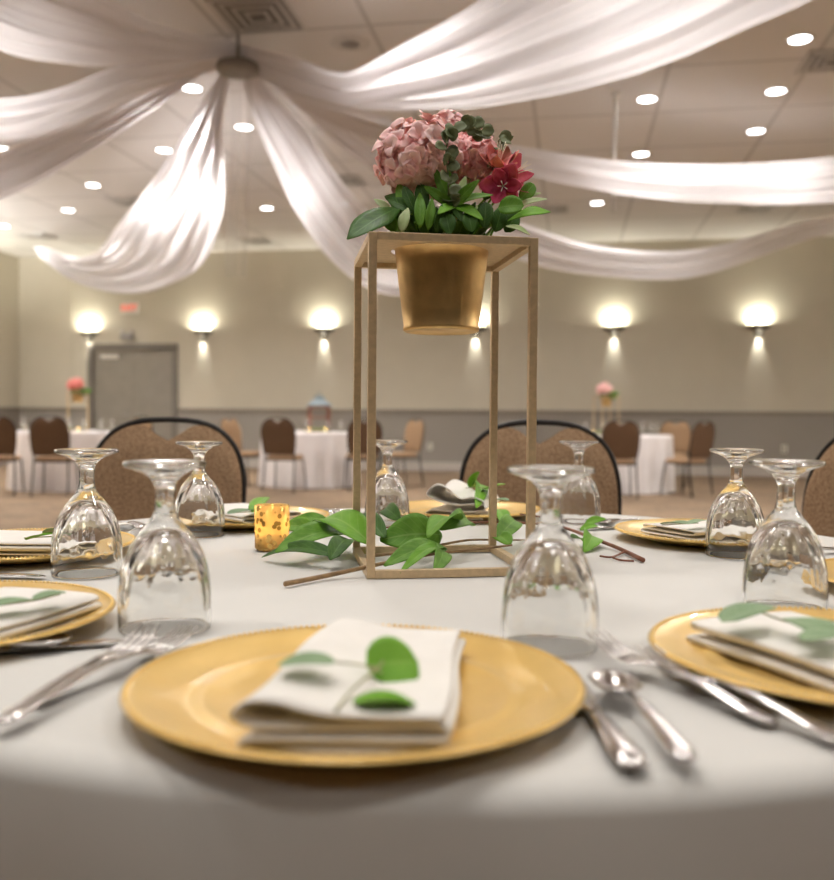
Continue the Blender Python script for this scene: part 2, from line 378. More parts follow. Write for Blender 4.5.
downlight(-3.5, 6.3, 'unseen round ceiling light added above the upper left drape to brighten it', 24)  # extra unseen lamp, added so the upper left drape glows brighter
def vent(px, py, lb, s=.6):
    p = onz(px, py, CH); t = empty('ceiling_vent', (p.x, p.y, CH), A9, lb, 'air vent', 'square ceiling air vents')
    fr = MB(); h = s/2
    for k in range(4):
        q = h*(1-k*.24); z = -.012-.004*k
        w = .02 if k else .035
        for sx in (-1, 1): fr.box((sx*(q-w/2), 0, z), (w, 2*q, .016)); fr.box((0, sx*(q-w/2), z), (2*q-2*w, w, .016))
    fr.build('louvre_frame', 'ceilmetal', t, smooth=False)
    MB().box((0, 0, -.002), (s*.98, s*.98, .004)).build('dark_backing', 'greymetal', t, smooth=False)
vent(258, 14, 'large square ceiling vent at the top above the drape hub', .62)
for px, py, lb in ((755, 208, 'small vent in the ceiling below the upper right swag'), (552, 209, 'small vent in the ceiling just right of the flower leaves'), (129, 201, 'ceiling vent left of the tall white swag'), (38, 236, 'ceiling vent near the wall at far left'), (256, 241, 'ceiling vent near the wall between the two middle swags'), (832, 60, 'ceiling vent at the right edge below the nearest downlight'), (345, 180, 'ceiling vent behind the swag left of the flowers')):
    vent(px, py, lb, .5)
p = onz(350, 43, CH); t = empty('ceiling_speaker', (p.x, p.y, CH), 0, 'round ceiling speaker with a dark centre right of the large vent', 'speaker')
MB().lathe([(.08, -.012), (.15, -.010), (.17, -.001)], 32).build('grille_ring', 'ceilmetal', t)
MB().lathe([(.001, -.022), (.07, -.020), (.082, -.008)], 32).build('centre_cone', 'greymetal', t)

# drape hub and ribbon
HB = at(238, 52, 7.4)
t = empty('drape_hub', (HB.x, HB.y, CH), 0, 'round grey ceiling ring where all the white drapes gather', 'ceiling ring')
MB().lathe([(.012, -.001), (.014, -.25), (.12, -.26), (.17, -.27), (.175, -.30), (.165, -.33), (.10, -.34), (.001, -.34)], 32).build('ring', 'greymetal', t)
rb = MB()
for ox, w in ((-.03, .09), (.07, .05)):
    rb.grid(lambda u, v, ox=ox, w=w: (ox + (u-.5)*w*(1+.3*math.sin(v*9)) + .02*math.sin(v*5), .02*math.sin(u*9+v*4), -.24 - v*1.75), 6, 30)
o = rb.build('hanging_ribbon', 'sheer2', loc=(HB.x, HB.y, CH)); tag(o, 'faint sheer ribbon strips hanging straight down from the drape hub', 'ribbon')
p = onz(615, 92, CH)
t = empty('ceiling_rod', (p.x, p.y, CH), 0, 'slender white rod hanging from the ceiling at the upper right', 'rod')
MB().lathe([(.02, -.005), (.02, -1.14), (.001, -1.15)], 12).build('rod', 'ceilmetal', t); MB().lathe([(.001, -.03), (.05, -.025), (.055, -.001)], 20).build('mounting_plate', 'ceilmetal', t)

# drapes: stations of upper and lower edge
def drape(tops, bots, lb, folds=6, amp=.035, seed=0, mtl='sheer'):
    rr = random.Random(seed); tp = [at(*q) for q in tops]; bt = [at(*q) for q in bots]
    ph = [rr.uniform(0, 6.28) for _ in range(6)]; NU, NV = 72, 40
    nst = len(tops)-1
    def fn(u, v):
        a = cr(tp, u); b = cr(bt, u); e = 1e-3
        p = a.lerp(b, v); du = (cr(tp, min(u+e, 1)) - cr(tp, max(u-e, 0))); w = (b-a)
        n = du.cross(w)
        if n.length < 1e-9: n = Vector((0, 0, 1))
        n.normalize(); wl = w.length
        k = min(1, wl/.5)
        d = math.sin(v*folds*2*PI + ph[0] + 1.2*math.sin(u*5+ph[1])) * .6 + math.sin(v*folds*.53*2*PI + ph[2] + 2*u)*.8 + .35*math.sin(v*folds*2.3*2*PI+ph[3]+3*u)
        return p + n*(amp*k*d) + w*(.02*math.sin(u*17+ph[4])*(v-.5))
    o = MB().grid(fn, NU, NV).build('ceiling_drape', mtl)
    # origin to the hub
    for v_ in o.data.vertices: v_.co -= HB
    o.location = HB
    return tag(o, lb, 'drape', 'white drapes swagged across the ceiling')
drape([(238, 42, 7.4), (262, 48, 7.2), (300, 60, 6.9), (345, 73, 6.6), (400, 45, 6.1), (480, 0, 5.5), (600, -85, 4.8), (720, -190, 4.2), (900, -400, 3.4), (1250, -680, 2.52)],
      [(240, 58, 7.5), (262, 80, 7.5), (300, 97, 7.3), (345, 108, 7.0), (400, 113, 6.6), (480, 108, 6.1), (600, 84, 5.5), (720, 42, 4.9), (900, -60, 4.2), (1250, -500, 3.03)],
      'broad white drape sweeping from the hub over the flowers to the upper right', 5, .05, 1)
drape([(240, 46, 7.4), (302, 96, 7.5), (360, 113, 7.6), (440, 134, 7.8), (520, 150, 8.1), (620, 165, 8.3), (720, 166, 8.7), (834, 157, 9.1), (1000, 135, 9.4), (1250, 118, 9.45)],
      [(240, 56, 7.5), (302, 104, 7.7), (360, 136, 7.9), (440, 155, 8.1), (520, 175, 8.4), (620, 196, 8.7), (720, 204, 9.1), (834, 203, 9.4), (1000, 180, 9.6), (1250, 124, 9.5)],
      'upper of the two horizontal white drapes right of the flowers', 4, .04, 2)
drape([(240, 50, 7.4), (290, 90, 7.8), (340, 122, 8.3), (380, 152, 8.9), (450, 192, 9.8), (520, 222, 10.5), (600, 246, 11.2), (700, 248, 11.9), (834, 215, 12.4), (1000, 200, 12.7)],
      [(240, 56, 7.5), (290, 100, 8.0), (340, 146, 8.5), (378, 174, 9.1), (450, 226, 10.0), (520, 260, 10.8), (600, 276, 11.5), (700, 276, 12.2), (834, 232, 12.7), (1000, 204, 12.9)],
      'lower of the two curved white drapes right of the gold stand', 4, .04, 3)
drape([(244, 55, 7.4), (275, 95, 8.1), (310, 135, 9.0), (345, 185, 10.2), (385, 226, 11.6), (420, 243, 12.8), (460, 246, 13.8), (500, 245, 15.2)],
      [(238, 60, 7.5), (252, 115, 8.0), (275, 170, 8.9), (300, 218, 10.0), (335, 265, 11.2), (380, 293, 12.4), (440, 288, 13.6), (506, 247, 15.3)],
      'white swag dropping from the hub down behind the top of the gold stand', 6, .05, 4)
drape([(228, 60, 7.4), (206, 95, 8.0), (176, 145, 9.0), (146, 188, 10.2), (118, 226, 11.4), (97, 252, 12.6), (72, 256, 13.8), (48, 248, 15.0), (34, 246, 15.7)],
      [(236, 60, 7.5), (224, 110, 7.9), (222, 165, 8.7), (223, 200, 9.6), (216, 232, 10.5), (192, 275, 11.4), (140, 294, 12.4), (75, 282, 13.8), (34, 248, 15.8)],
      'tall white swag left of centre, brightest and lowest hanging of all', 7, .06, 5)
drape([(240, 42, 7.4), (200, 37, 7.1), (160, 25, 6.8), (125, 10, 6.4), (80, -14, 6.0), (20, -48, 5.5), (-60, -95, 5.1), (-200, -130, 4.9)],
      [(238, 52, 7.5), (205, 57, 7.3), (160, 62, 7.1), (120, 63, 6.9), (70, 61, 6.6), (10, 52, 6.2), (-70, 10, 5.8), (-200, -115, 5.1)],
      'upper left white drape leaving the top edge of the picture', 5, .045, 6)
drape([(236, 55, 7.4), (190, 62, 7.2), (120, 70, 6.9), (60, 88, 6.6), (0, 98, 6.3), (-90, 95, 6.0), (-300, -40, 5.9)],
      [(234, 60, 7.6), (190, 76, 7.5), (130, 100, 7.3), (70, 128, 7.0), (0, 145, 6.8), (-90, 140, 6.6), (-300, -28, 6.2)],
      'middle left white drape with a lilac tinge at the left edge', 4, .04, 7)
drape([(232, 60, 7.5), (205, 63, 7.6), (175, 76, 7.8), (130, 98, 8.1), (80, 122, 8.4), (0, 148, 8.8), (-120, 165, 9.2), (-400, 128, 9.6)],
      [(234, 64, 7.7), (203, 70, 7.9), (182, 88, 8.1), (150, 112, 8.4), (90, 150, 8.8), (0, 198, 9.3), (-120, 215, 9.7), (-400, 132, 9.9)],
      'lowest left white drape hanging in shadow behind the lilac tinged one', 5, .05, 8)

# ------------------------------------------------------------------ main table
TC = Vector((.03, 1.30, 0)); TR = .80
def tablecloth(R0, seed=0, nf=26, amp=.05, skirt=True):
    rr = random.Random(seed); ph = [rr.uniform(0, 6.28) for _ in range(5)]
    prof = [0.001, .2, .4, .6, .8, .93]
    def fn(u, v):
        a = 2*PI*u; k = v*24
        if k <= 6:
            r = R0*(.001 + .97*(k/6)); z = T
        elif k <= 10:
            q = (k-6)/4*PI/2; r = R0 - .024 + .024*math.sin(q); z = T - .018*(1-math.cos(q))
        else:
            q = (k-10)/14; z = (T-.018)*(1-q) + .004*q
            w = math.sin(a*nf+ph[0]+.8*math.sin(a*3+ph[1])) + .5*math.sin(a*nf*.43+ph[2])
            r = R0 + .012*q + amp*(q**.8)*(w*.55+.45)
        if k <= 6: z += .0006*math.sin(a*5+k*1.7+ph[3])*(k/6)
        return (r*math.cos(a), r*math.sin(a), z)
    return MB().grid(fn, 260, 24, closeu=True)
o = tablecloth(TR, 3, 21, .035).build('tablecloth', 'cloth', loc=(TC.x, TC.y, 0))
tag(o, 'white floor-length cloth covering the large round table in front', 'tablecloth')

# ---- charger
def charger():
    t = empty('charger_plate', label='x', cat='charger plate', group='gold beaded charger plates on the front table')
    prof = [(.0005, .0042), (.06, .0042), (.100, .0050), (.108, .0085), (.113, .0090), (.118, .0075), (.125, .0085), (.145, .0135), (.158, .0175), (.163, .0180), (.1655, .0168), (.160, .0145), (.145, .0100), (.115, .0035), (.108, .0012), (.09, .0008), (.0005, .0008)]
    MB().lathe(prof, 96).build('plate', 'charger', t)
    bd = MB(); N = 190
    for i in range(N):
        a = 2*PI*i/N; c = Vector((.1615*math.cos(a), .1615*math.sin(a), .0180)); r = .0021
        bd.add([c+Vector((r*math.cos(q)*math.sin(w), r*math.sin(q)*math.sin(w), r*math.cos(w))) for w in (.02, .8, 1.57) for q in [k*PI/3 for k in range(6)]],
               [(j*6+k, j*6+(k+1) % 6, (j+1)*6+(k+1) % 6, (j+1)*6+k) for j in range(2) for k in range(6)])
    bd.build('beaded_rim', 'charger', t)
    return t
# ---- napkin
def napkin(path, W=.0, D=.215, seed=1, shear=0., taper=0., name='folded_napkin', wob=.003):
    rr = random.Random(seed); ph = [rr.uniform(0, 6.28) for _ in range(4)]
    def fn(u, v):
        p = cr([(x, z, 0) for x, z in path], u); y = (v-.5)*D
        x = p[0]*(1-taper*v) + shear*y + .002*math.sin(v*7+ph[0]); z = p[1]
        z += wob*max(0, z-.01)*40*math.sin(v*6+ph[1]+p[0]*30)*.5
        return (x, y*(1+.02*math.sin(p[1]*300)), max(z, .0014))
    return MB().grid(fn, 110, 16).build(name, 'napkin', solid=.0022)
path1 = [(.058, .002), (0, .002), (-.055, .002), (-.064, .0055), (-.056, .009), (0, .009), (.052, .009), (.0605, .0125), (.053, .016), (0, .016), (-.04, .016), (-.061, .018), (-.068, .025), (-.060, .032), (-.042, .032), (-.012, .025), (.02, .0225), (.057, .0215)]
path2 = [(.058, .002), (0, .002), (-.055, .002), (-.0625, .0045), (-.056, .0072), (0, .0072), (.052, .0072), (.061, .0105), (.053, .0135), (0, .0135), (-.052, .0135), (-.0615, .0175), (-.053, .0205), (0, .0215), (.05, .0205), (.060, .017)]

ang = [-96.5, -60, -19, 27.5, 83, 129.6, 175, -137]
pos = [(-.043, .655), (.364, .745), (.655, 1.09), (.51, 1.55), (.10, 1.91), (-.335, 1.75), (-.590, 1.34), (-.462, .86)]
where = ['at the front of the table, nearest the camera', 'at the front right, cut by the right edge', 'at the far right edge, only a sliver showing', 'at the back right beyond the red brown twig',
         'at the back behind the gold stand', 'at the back left behind the gold candle cup', 'at the left, behind the front left setting', 'at the front left, cut by the left edge']
ch0 = charger(); CHG = []
for i, (x, y) in enumerate(pos):
    lb = 'round gold charger plate with beaded rim ' + where[i]
    if i == 0: c = ch0; c.location = (x, y, T+.0006); c['label'] = lb
    else: c = copy_tree(ch0, (x, y, T+.0006), R.uniform(0, 1), lb)
    CHG.append(c)
NZ = T + .0006 + .0068
NG = 'folded cream napkins on the gold chargers'
def face(i): return math.atan2(TC.y-pos[i][1], TC.x-pos[i][0]) - PI/2
n0 = napkin(path1, D=.222, shear=.125, taper=.14, seed=2)
n0.location = (-.026, .64, NZ); n0.rotation_euler.z = math.radians(0)
tag(n0, 'cream napkin with a rolled left fold on the nearest gold charger', 'napkin', NG)
nA = napkin(path2, D=.21, seed=5, wob=.0008)
for i, dx, dy, rz, lb in ((1, -.02, -.018, .38, 'thick folded cream napkin on the front right gold charger'), (2, 0, 0, None, 'cream napkin at the far right edge of the table'), (3, 0, 0, None, 'flat folded cream napkin on the back right charger'),
                          (5, 0, 0, None, 'folded cream napkin on the back left charger behind the candle cup'), (6, .0, 0, None, 'flat cream napkin on the left charger behind the front left glass'), (7, .058, -.042, -.3, 'layered cream napkin on the front left charger at the left edge')):
    o = nA if i == 1 else nA.copy()
    if i != 1: C.objects.link(o)
    o.location = (pos[i][0]+dx, pos[i][1]+dy, NZ); o.rotation_euler.z = rz if rz is not None else face(i)
    tag(o, lb, 'napkin', NG)
# puffed napkin behind the stand
pathp = [(.052, .002), (0, .002), (-.05, .002), (-.062, .008), (-.052, .016), (0, .014), (.046, .018), (.058, .026), (.046, .034), (0, .028), (-.04, .034), (-.06, .048), (-.042, .062), (-.015, .054), (.008, .040), (.032, .046), (.052, .040), (.060, .026)]
np_ = napkin(pathp, D=.17, seed=9, wob=.006)
np_.location = (.10, 1.86, NZ); np_.rotation_euler.z = -.25; tag(np_, 'puffed loosely folded cream napkin on the charger behind the gold stand', 'napkin', NG)

# ---- leaves
def leaf_mb(b, base, tip, w, nrm=(0, 0, 1), bend=.1, cup=.12, shape='oval', wave=0., nu=10, nv=6):
    base, tip, nrm = Vector(base), Vector(tip), Vector(nrm)
    L = (tip-base).length; t = (tip-base).normalized(); s = t.cross(nrm)
    if s.length < 1e-4: s = t.cross(Vector((1, 0, 0)))
    s.normalize(); n = s.cross(t).normalized()
    def fn(u, v):
        k = v-.5
        if shape == 'oval': ww = math.sin(PI*min(1, u**.8*.97+.015))**.8
        elif shape == 'round': ww = math.sqrt(max(0, 1-(2*u-1)**2))
        else: ww = (math.sin(PI*u**1.25*.985+.02*(1-u)))**1.15
        p = base + t*(L*u) + s*(w*k*ww) + n*(bend*L*math.sin(PI*u) + cup*w*abs(k)*2*ww*ww + wave*L*math.sin(u*14+k*5)*abs(k))
        return p
    b.grid(fn, nu, nv)
    if b.uv is None: b.uv = []
    b.uv += [(i/nu, j/nv) for i in range(nu+1) for j in range(nv+1)]
def leaf(parent, base, tip, w, m='leaf', nrm=(0, 0, 1), name='leaf', **k):
    b = MB(); leaf_mb(b, base, tip, w, nrm, **k); return b.build(name, m, parent, solid=.0006)

# ---- eucalyptus sprigs on napkins
def sprig(loc, rz, lb, leaves, stempts, group='green leaf sprigs laid on the napkins'):
    t = empty('leaf_sprig', loc, rz, lb, 'leaf sprig', group)
    MB().tube(curve(stempts, 12), .0009, 6).build('stem', 'palestem', t)
    for (bx, by, bz, tx_, ty, tz, w, m) in leaves: leaf(t, (bx, by, bz), (tx_, ty, tz), w, m, shape='round', bend=.02, cup=.1)
    return t
sz = NZ + .028
S0 = Vector((-.043, .64, sz))
def rel(px, py, z): q = onz(px, py, S0.z + z) - S0; return (q.x, q.y, z)
st = [rel(335, 712, -.002), rel(352, 690, .002), rel(378, 668, .006), rel(383, 660, .010)]
t = sprig(S0, 0, 'sprig with one grey green and two bright green round leaves on the nearest napkin', [
    (*rel(336, 662, .014), *rel(278, 665, .012), .030, 'euca')], st)
MB().tube(curve([rel(378, 668, .006), rel(355, 664, .010), rel(334, 662, .014)], 6), .0007, 6).build('leaf_stalk', 'palestem', t)
MB().tube(curve([rel(380, 672, .006), rel(380, 672, .010), rel(368, 668, .014)], 6), .0007, 6).build('leaf_stalk', 'palestem', t)
a = at(366, 666, .60)-S0; c = at(418, 662, .62)-S0
leaf(t, a, c, .040, 'leafbright', nrm=(0, -.75, .7), shape='round', bend=.03, cup=.06, nu=12, nv=8)
a = at(352, 702, .545)-S0; c = at(416, 704, .55)-S0
leaf(t, a, c, .030, 'leafbright', nrm=(0, .12, 1), shape='round', bend=.05, cup=.1)
# front right sprig
S1 = onz(770, 624, NZ+.030)
def rel1(px, py, z): q = onz(px, py, S1.z+z)-S1; return (q.x, q.y, z)
t = sprig(S1, 0, 'sprig of grey green folded leaves on the front right napkin', [(*rel1(722, 622, .004), *rel1(772, 606, .012), .034, 'euca'), (*rel1(790, 618, .006), *rel1(832, 638, .002), .036, 'euca'), (*rel1(800, 640, .004), *rel1(850, 636, .006), .03, 'euca')],
          [rel1(760, 612, .003), rel1(790, 622, .005), rel1(815, 620, .003), rel1(850, 622, .002)])
S7 = onz(30, 598, NZ+.029)
def rel7(px, py, z): q = onz(px, py, S7.z+z)-S7; return (q.x, q.y, z)
sprig(S7, 0, 'sprig of two grey green leaves end to end on the front left napkin', [(*rel7(32, 600, .003), *rel7(66, 592, .006), .022, 'euca'), (*rel7(34, 600, .003), *rel7(-8, 606, .004), .026, 'euca'), (*rel7(-5, 610, .003), *rel7(-40, 605, .004), .026, 'euca')],
      [rel7(60, 594, .002), rel7(30, 601, .003), rel7(-40, 610, .002)])
def small_sprig(i, px, py, lb, lv):
    S = onz(px, py, NZ+.029)
    r_ = lambda x, y, z: (lambda q: (q.x, q.y, z))(onz(x, y, S.z+z)-S)
    L = [(*r_(x0, y0, z0), *r_(x1, y1, z1), w, m) for (x0, y0, z0, x1, y1, z1, w, m) in lv]
    sprig(S, 0, lb, L, [r_(px-18, py+1, .002), r_(px, py, .003), r_(px+18, py-1, .002)])
small_sprig(6, 42, 537, 'sprig with a small bright green leaf on the left napkin behind the front left glass', [(26, 540, .003, 52, 534, .012, .03, 'leafbright'), (46, 534, .006, 66, 528, .02, .026, 'euca')])
small_sprig(5, 245, 512, 'sprig with a raised green leaf on the back left napkin', [(228, 514, .002, 256, 510, .004, .034, 'euca'), (252, 512, .004, 266, 497, .014, .030, 'leafbright')])
small_sprig(3, 680, 524, 'sprig with one grey green leaf on the back right napkin', [(661, 524, .003, 690, 524, .008, .034, 'euca'), (688, 524, .003, 706, 520, .006, .02, 'euca')])
S4 = Vector((.13, 1.84, NZ+.058))
t = sprig(S4, 0, 'sprig of upright green leaves on the puffed napkin behind the gold stand', [(-.02, .0, .0, -.005, -.01, .035, .035, 'leafbright'), (.0, -.01, -.005, .05, -.02, .01, .04, 'leafbright'), (.02, -.05, -.02, .05, -.075, -.018, .03, 'euca')], [(-.03, 0, 0), (0, -.01, .002), (.05, -.03, 0)])

# ---- goblets
def goblet():
    t = empty('water_goblet', label='x', cat='goblet', group='upside-down water goblets on the front table')
    out = [(.0425, .0006), (.0440, .004), (.0442, .030), (.0432, .045), (.0405, .060), (.0358, .075), (.029, .088), (.0205, .099), (.0150, .106), (.0115, .112), (.0098, .120), (.0096, .130), (.0105, .140), (.0150, .148), (.0240, .1535), (.0340, .1570), (.0390, .1590), (.0395, .1615), (.0385, .1635)]
    top = [(.0340, .1640), (.020, .1625), (.008, .1600), (.0005, .1595)]
    inn = [(.0005, .093), (.006, .0925), (.014, .088), (.024, .078), (.0325, .066), (.0380, .052), (.0408, .035), (.0418, .018), (.0415, .004), (.0420, .0006)]
    prof = inn[::-1][:0] + [(r, z) for r, z in out] + top
    def fr(r, z, a, k):
        w = math.exp(-((z-.055)/.035)**2)
        f = 1 - .022*w*(abs(math.cos(a*5))**.5) + .010*math.exp(-((z-.085)/.012)**2)*math.cos(a*20+z*900)
        if .108 < z < .142: f *= 1 - .06*abs(math.cos(a*4))
        f *= 1 + .012*noise.noise(Vector((math.cos(a)*4, math.sin(a)*4, z*120+5)))*math.exp(-((z-.075)/.03)**2)
        if z > .153 and r > .01: f *= 1 + .004*math.cos(a*40)
        return r*f
    b = MB()
    # refine outer profile
    P = [cr([(r, z, 0) for r, z in prof], i/70) for i in range(71)]
    b.lathe([(max(q.x, .0004), q.y) for q in P], 80, fr)
    Q = [cr([(r, z, 0) for r, z in inn], i/40) for i in range(41)]
    def fi(r, z, a, k):
        w = math.exp(-((z-.05)/.035)**2); nz = noise.noise(Vector((math.cos(a)*5, math.sin(a)*5, z*170)))
        return r*(1 - .030*w*(abs(math.cos(a*5))**.6) + .015*math.exp(-((z-.075)/.016)**2)*math.cos(a*15) - .034*abs(nz)*math.exp(-((z-.055)/.034)**4))
    n0_ = len(b.v); b.lathe([(max(q.x, .0004), q.y) for q in Q], 80, fi)
    # close the rim between outer first ring and inner last ring
    for i in range(80):
        j = (i+1) % 80
        b.f.append((i*71, j*71, n0_+j*41+40, n0_+i*41+40))
    # close the poles
    b.f.append(tuple(i*71+70 for i in range(80))); b.f.append(tuple(n0_+i*41 for i in range(80)))
    b.build('glass_body', 'glass', t)
    return t
g0 = goblet()
gl = [(549, .815, 'upside-down clear goblet at front centre right, beside the gold stand base'), (165, .875, 'upside-down clear goblet at front left, largest on the left side'), (87, 1.17, 'upside-down clear goblet at left between the two left chargers'),
      (199, 1.56, 'upside-down clear goblet in front of the left tan chair'), (387, 1.75, 'upside-down clear goblet seen just behind the left legs of the gold stand'), (578, 1.80, 'upside-down clear goblet in front of the right tan chair'),
      (735, 1.37, 'upside-down clear goblet at right, smaller and left of the rightmost one'), (784, .985, 'upside-down clear goblet rightmost on the table')]
for i, (px, D, lb) in enumerate(gl):
    hy = 418 + 187/D; p = at(px, hy, D); q = (p.x, p.y, T+.0008)
    if i == 0: g0.location = q; g0['label'] = lb
    else: copy_tree(g0, q, R.uniform(0, 1.2), lb)

# ---- cutlery, built along +y, tip at y=L
def loft(b, st, n=10, cap=True): b.tube([(x, y, z) for x, y, z, _, _ in st], [(rx, rz) for *_, rx, rz in st], n, cap, up=(0, 0, 1))
def handle_st(L0, z0=.004):
    return [(0, 0, z0+.001, .002, .001), (0, .004, z0+.0015, .0070, .0022), (0, .012, z0+.002, .0088, .0026), (0, .03, z0+.003, .0072, .0026), (0, .055, z0+.006, .0055, .0024), (0, .08, z0+.008, .0038, .0022), (0, L0, z0+.008, .0032, .0022)]
def fork(L=.195):
    t = empty('fork', label='x', cat='fork', group='silver forks on the front table')
    b = MB(); loft(b, handle_st(.115)); b.build('handle', 'silver', t)
    h = MB()
    loft(h, [(0, .112, .0120, .0032, .002), (0, .125, .0105, .0060, .0016), (0, .135, .0080, .0110, .0013), (0, .147, .0070, .0125, .0012), (0, .152, .0072, .0122, .0012)])
    for k in (-1.5, -.5, .5, 1.5):
        x = k*.0068
        loft(h, [(x, .150, .0073, .0021, .0011), (x*.98, .165, .0085, .0018, .0010), (x*.95, .180, .0120, .0016, .0010), (x*.92, L, .0175, .0008, .0006)], 6)
    h.build('tines', 'silver', t)
    return t
def knife(L=.225):
    t = empty('knife', label='x', cat='knife', group='silver knives on the front table')
    b = MB(); loft(b, [(0, 0, .0050, .003, .001), (0, .004, .0055, .0095, .0035), (0, .02, .0055, .0112, .0042), (0, .05, .0055, .0095, .0040), (0, .085, .0055, .0072, .0036), (0, .098, .0052, .0060, .003)]); b.build('handle', 'silver', t)
    b = MB(); loft(b, [(0, .096, .0052, .0050, .0022), (0, .11, .0050, .0080, .0012), (0, .15, .0048, .0098, .0009), (.001, .20, .0045, .0095, .0008), (.003, .218, .0042, .0065, .0006), (.005, L, .0042, .001, .0004)]); b.build('blade', 'silver', t)
    return t
def spoon(L=.165, k=1.):
    t = empty('spoon', label='x', cat='spoon', group='silver spoons on the front table')
    b = MB(); loft(b, handle_st(.108)); b.build('handle', 'silver', t)
    def fn(u, v):
        y = .104 + u*(L-.104); c = (u-.5)*2; w = .0165*math.sqrt(max(0, 1-abs(c)**2.2))*(1.0 if u > .5 else .93) + .0012; s = (v-.5)*2
        return (s*w, y, .0145 - .010*(1-c*c)*(1-s*s) - .003*u)
    MB().grid(fn, 18, 10).build('bowl', 'silver', t, solid=.0012)
    return t
FK, KN, SP = fork(), knife(), spoon()
used = set()
def put(proto, end, tip, lb, z=0., tilt=0.):
    end = Vector(end); tip = Vector(tip); d = tip-end; rz = math.atan2(d.y, d.x)-PI/2
    if proto.name in used: o = copy_tree(proto, label=lb)
    else: o = proto; used.add(proto.name); o['label'] = lb
    o.location = (end.x, end.y, T+.0008+z); o.rotation_euler = (tilt, 0, rz)
    return o
put(FK, (-.2665, .574), (-.218, .80), 'front fork left of the nearest charger, its handle closest to the camera', .004, .045)
put(FK, (-.272, .628), (-.214, .79), 'fork lying under the other one left of the nearest charger')
put(KN, (.128, .518), (.118, .75), 'knife with thick handle right of the nearest charger, partly under a spoon')
put(SP, (.160, .519), (.144, .675), 'spoon with shiny bowl lying beside the knife right of the nearest charger', .004)
put(FK, (.240, .596), (.146, .79), 'fork left of the front right charger, nearer the spoon', .0, .035)
put(FK, (.271, .556), (.187, .735), 'fork touching the front right charger edge, handle leaving the right edge', .001, .02)
q = onz(62, 637, T+.012); put(SP, (q.x-.135, q.y-.08), (q.x, q.y), 'spoon pointing in from the left edge below the front left charger')
q = onz(116, 641, T+.004); put(KN, (q.x-.20, q.y-.085), (q.x, q.y), 'knife pointing in from the left edge below the front left charger')
def around(i, side, off, proto, lb, back=.09):
    x, y = pos[i]; d = Vector((TC.x-x, TC.y-y)).normalized(); l = Vector((-d.y, d.x))*side
    c = Vector((x, y)) + l*off; e = c - d*back; put(proto, (e.x, e.y), (c.x+d.x*.1, c.y+d.y*.1), lb)
around(6, -1, .195, KN, 'knife beside the left charger, near the left edge'); around(6, -1, .222, SP, 'spoon beside the left charger, near the left edge')
around(6, 1, .195, FK, 'fork behind the left goblet, inner of two'); around(6, 1, .222, FK, 'fork behind the left goblet, outer of two')
around(5, -1, .192, KN, 'knife left of the back left charger'); around(5, -1, .218, SP, 'spoon left of the back left charger')
around(5, 1, .192, FK, 'fork between the candle cup and the gold stand, inner of two'); around(5, 1, .22, FK, 'fork between the candle cup and the gold stand, outer of two')
around(4, -1, .195, KN, 'knife right of the puffed napkin charger'); around(4, 1, .195, FK, 'fork behind the gold stand beside the back goblet')
around(3, -1, .195, KN, 'knife left of the back right charger'); around(3, -1, .222, SP, 'spoon left of the back right charger')
around(3, 1, .195, FK, 'fork at the right edge in front of the back right charger')

# ---- candle cup
vp = onz(272, 551, T); vp = at(272, 551, 1.40)
t = empty('candle_cup', (vp.x, vp.y, T+.0008), 0, 'small speckled gold glass candle cup beside the green leaves', 'candle holder')
MB().lathe([(.0005, .001), (.024, .001), (.0265, .004), (.0270, .070), (.0262, .0705), (.0245, .0690), (.0235, .006), (.0005, .005)], 40).build('glass_cup', 'mercury', t)
cd = empty('tealight_candle', (vp.x, vp.y, T+.0065), 0, 'small lit white candle inside the gold glass cup', 'candle')
MB().lathe([(.0005, 0), (.0195, 0), (.0200, .002), (.0200, .022), (.018, .0235), (.0005, .0225)], 28).build('wax', 'wax', cd)
MB().tube([(0, 0, .022), (0, 0, .031)], .0007, 6).build('wick', 'dark', cd)
MB().lathe([(.0003, .029), (.003, .033), (.0038, .038), (.002, .046), (.0003, .052)], 12).build('flame', 'flame', cd)
light('POINT', 'candle_glow', .45, (0, 0, .042), (1, .62, .22), cd, shadow_soft_size=.006)

# ------------------------------------------------------------------ gold stand
def gold_stand(h=.448, s=.23, loc=(0, 0, 0), rz=0, lb='x'):
    t = empty('flower_stand', loc, rz, lb, 'flower stand'); w = .0108; q = s/2-w/2
    for sx in (-1, 1):
        for sy in (-1, 1): MB().box((sx*q, sy*q, h/2), (w, w, h-.001)).build('leg', 'stand', t, smooth=False, bevel=.0008)
    f = MB()
    for k in (-1, 1): f.box((0, k*q, w/2), (s-2*w, w, w)); f.box((k*q, 0, w/2), (w, s-2*w, w))
    f.build('base_rail', 'stand', t, smooth=False, bevel=.0008)
    f = MB()
    for k in (-1, 1): f.box((0, k*q, h-w/2), (s-2*w, w, w)); f.box((k*q, 0, h-w/2), (w, s-2*w, w))
    f.build('top_rail', 'stand', t, smooth=False, bevel=.0008)
    # top plate with a round hole
    n = 48; vs = []; fs = []
    for z in (h-.0035, h-.0020):
        for i in range(n):
            a = 2*PI*i/n; c, s_ = math.cos(a), math.sin(a); vs.append((.069*c, .069*s_, z))
        for i in range(n):
            a = 2*PI*i/n; c, s_ = math.cos(a), math.sin(a); m_ = (q)/max(abs(c), abs(s_)); vs.append((m_*c, m_*s_, z))
    for i in range(n):
        j = (i+1) % n
        fs += [(i, j, n+j, n+i), (2*n+i, 3*n+i, 3*n+j, 2*n+j), (i, 2*n+i, 2*n+j, j)]
    MB().add(vs, fs).build('top_plate', 'stand', t, smooth=False)
    return t
SH = .4445
SC = Vector((.030, 1.277, T+.0008)); SRZ = math.radians(8.8)
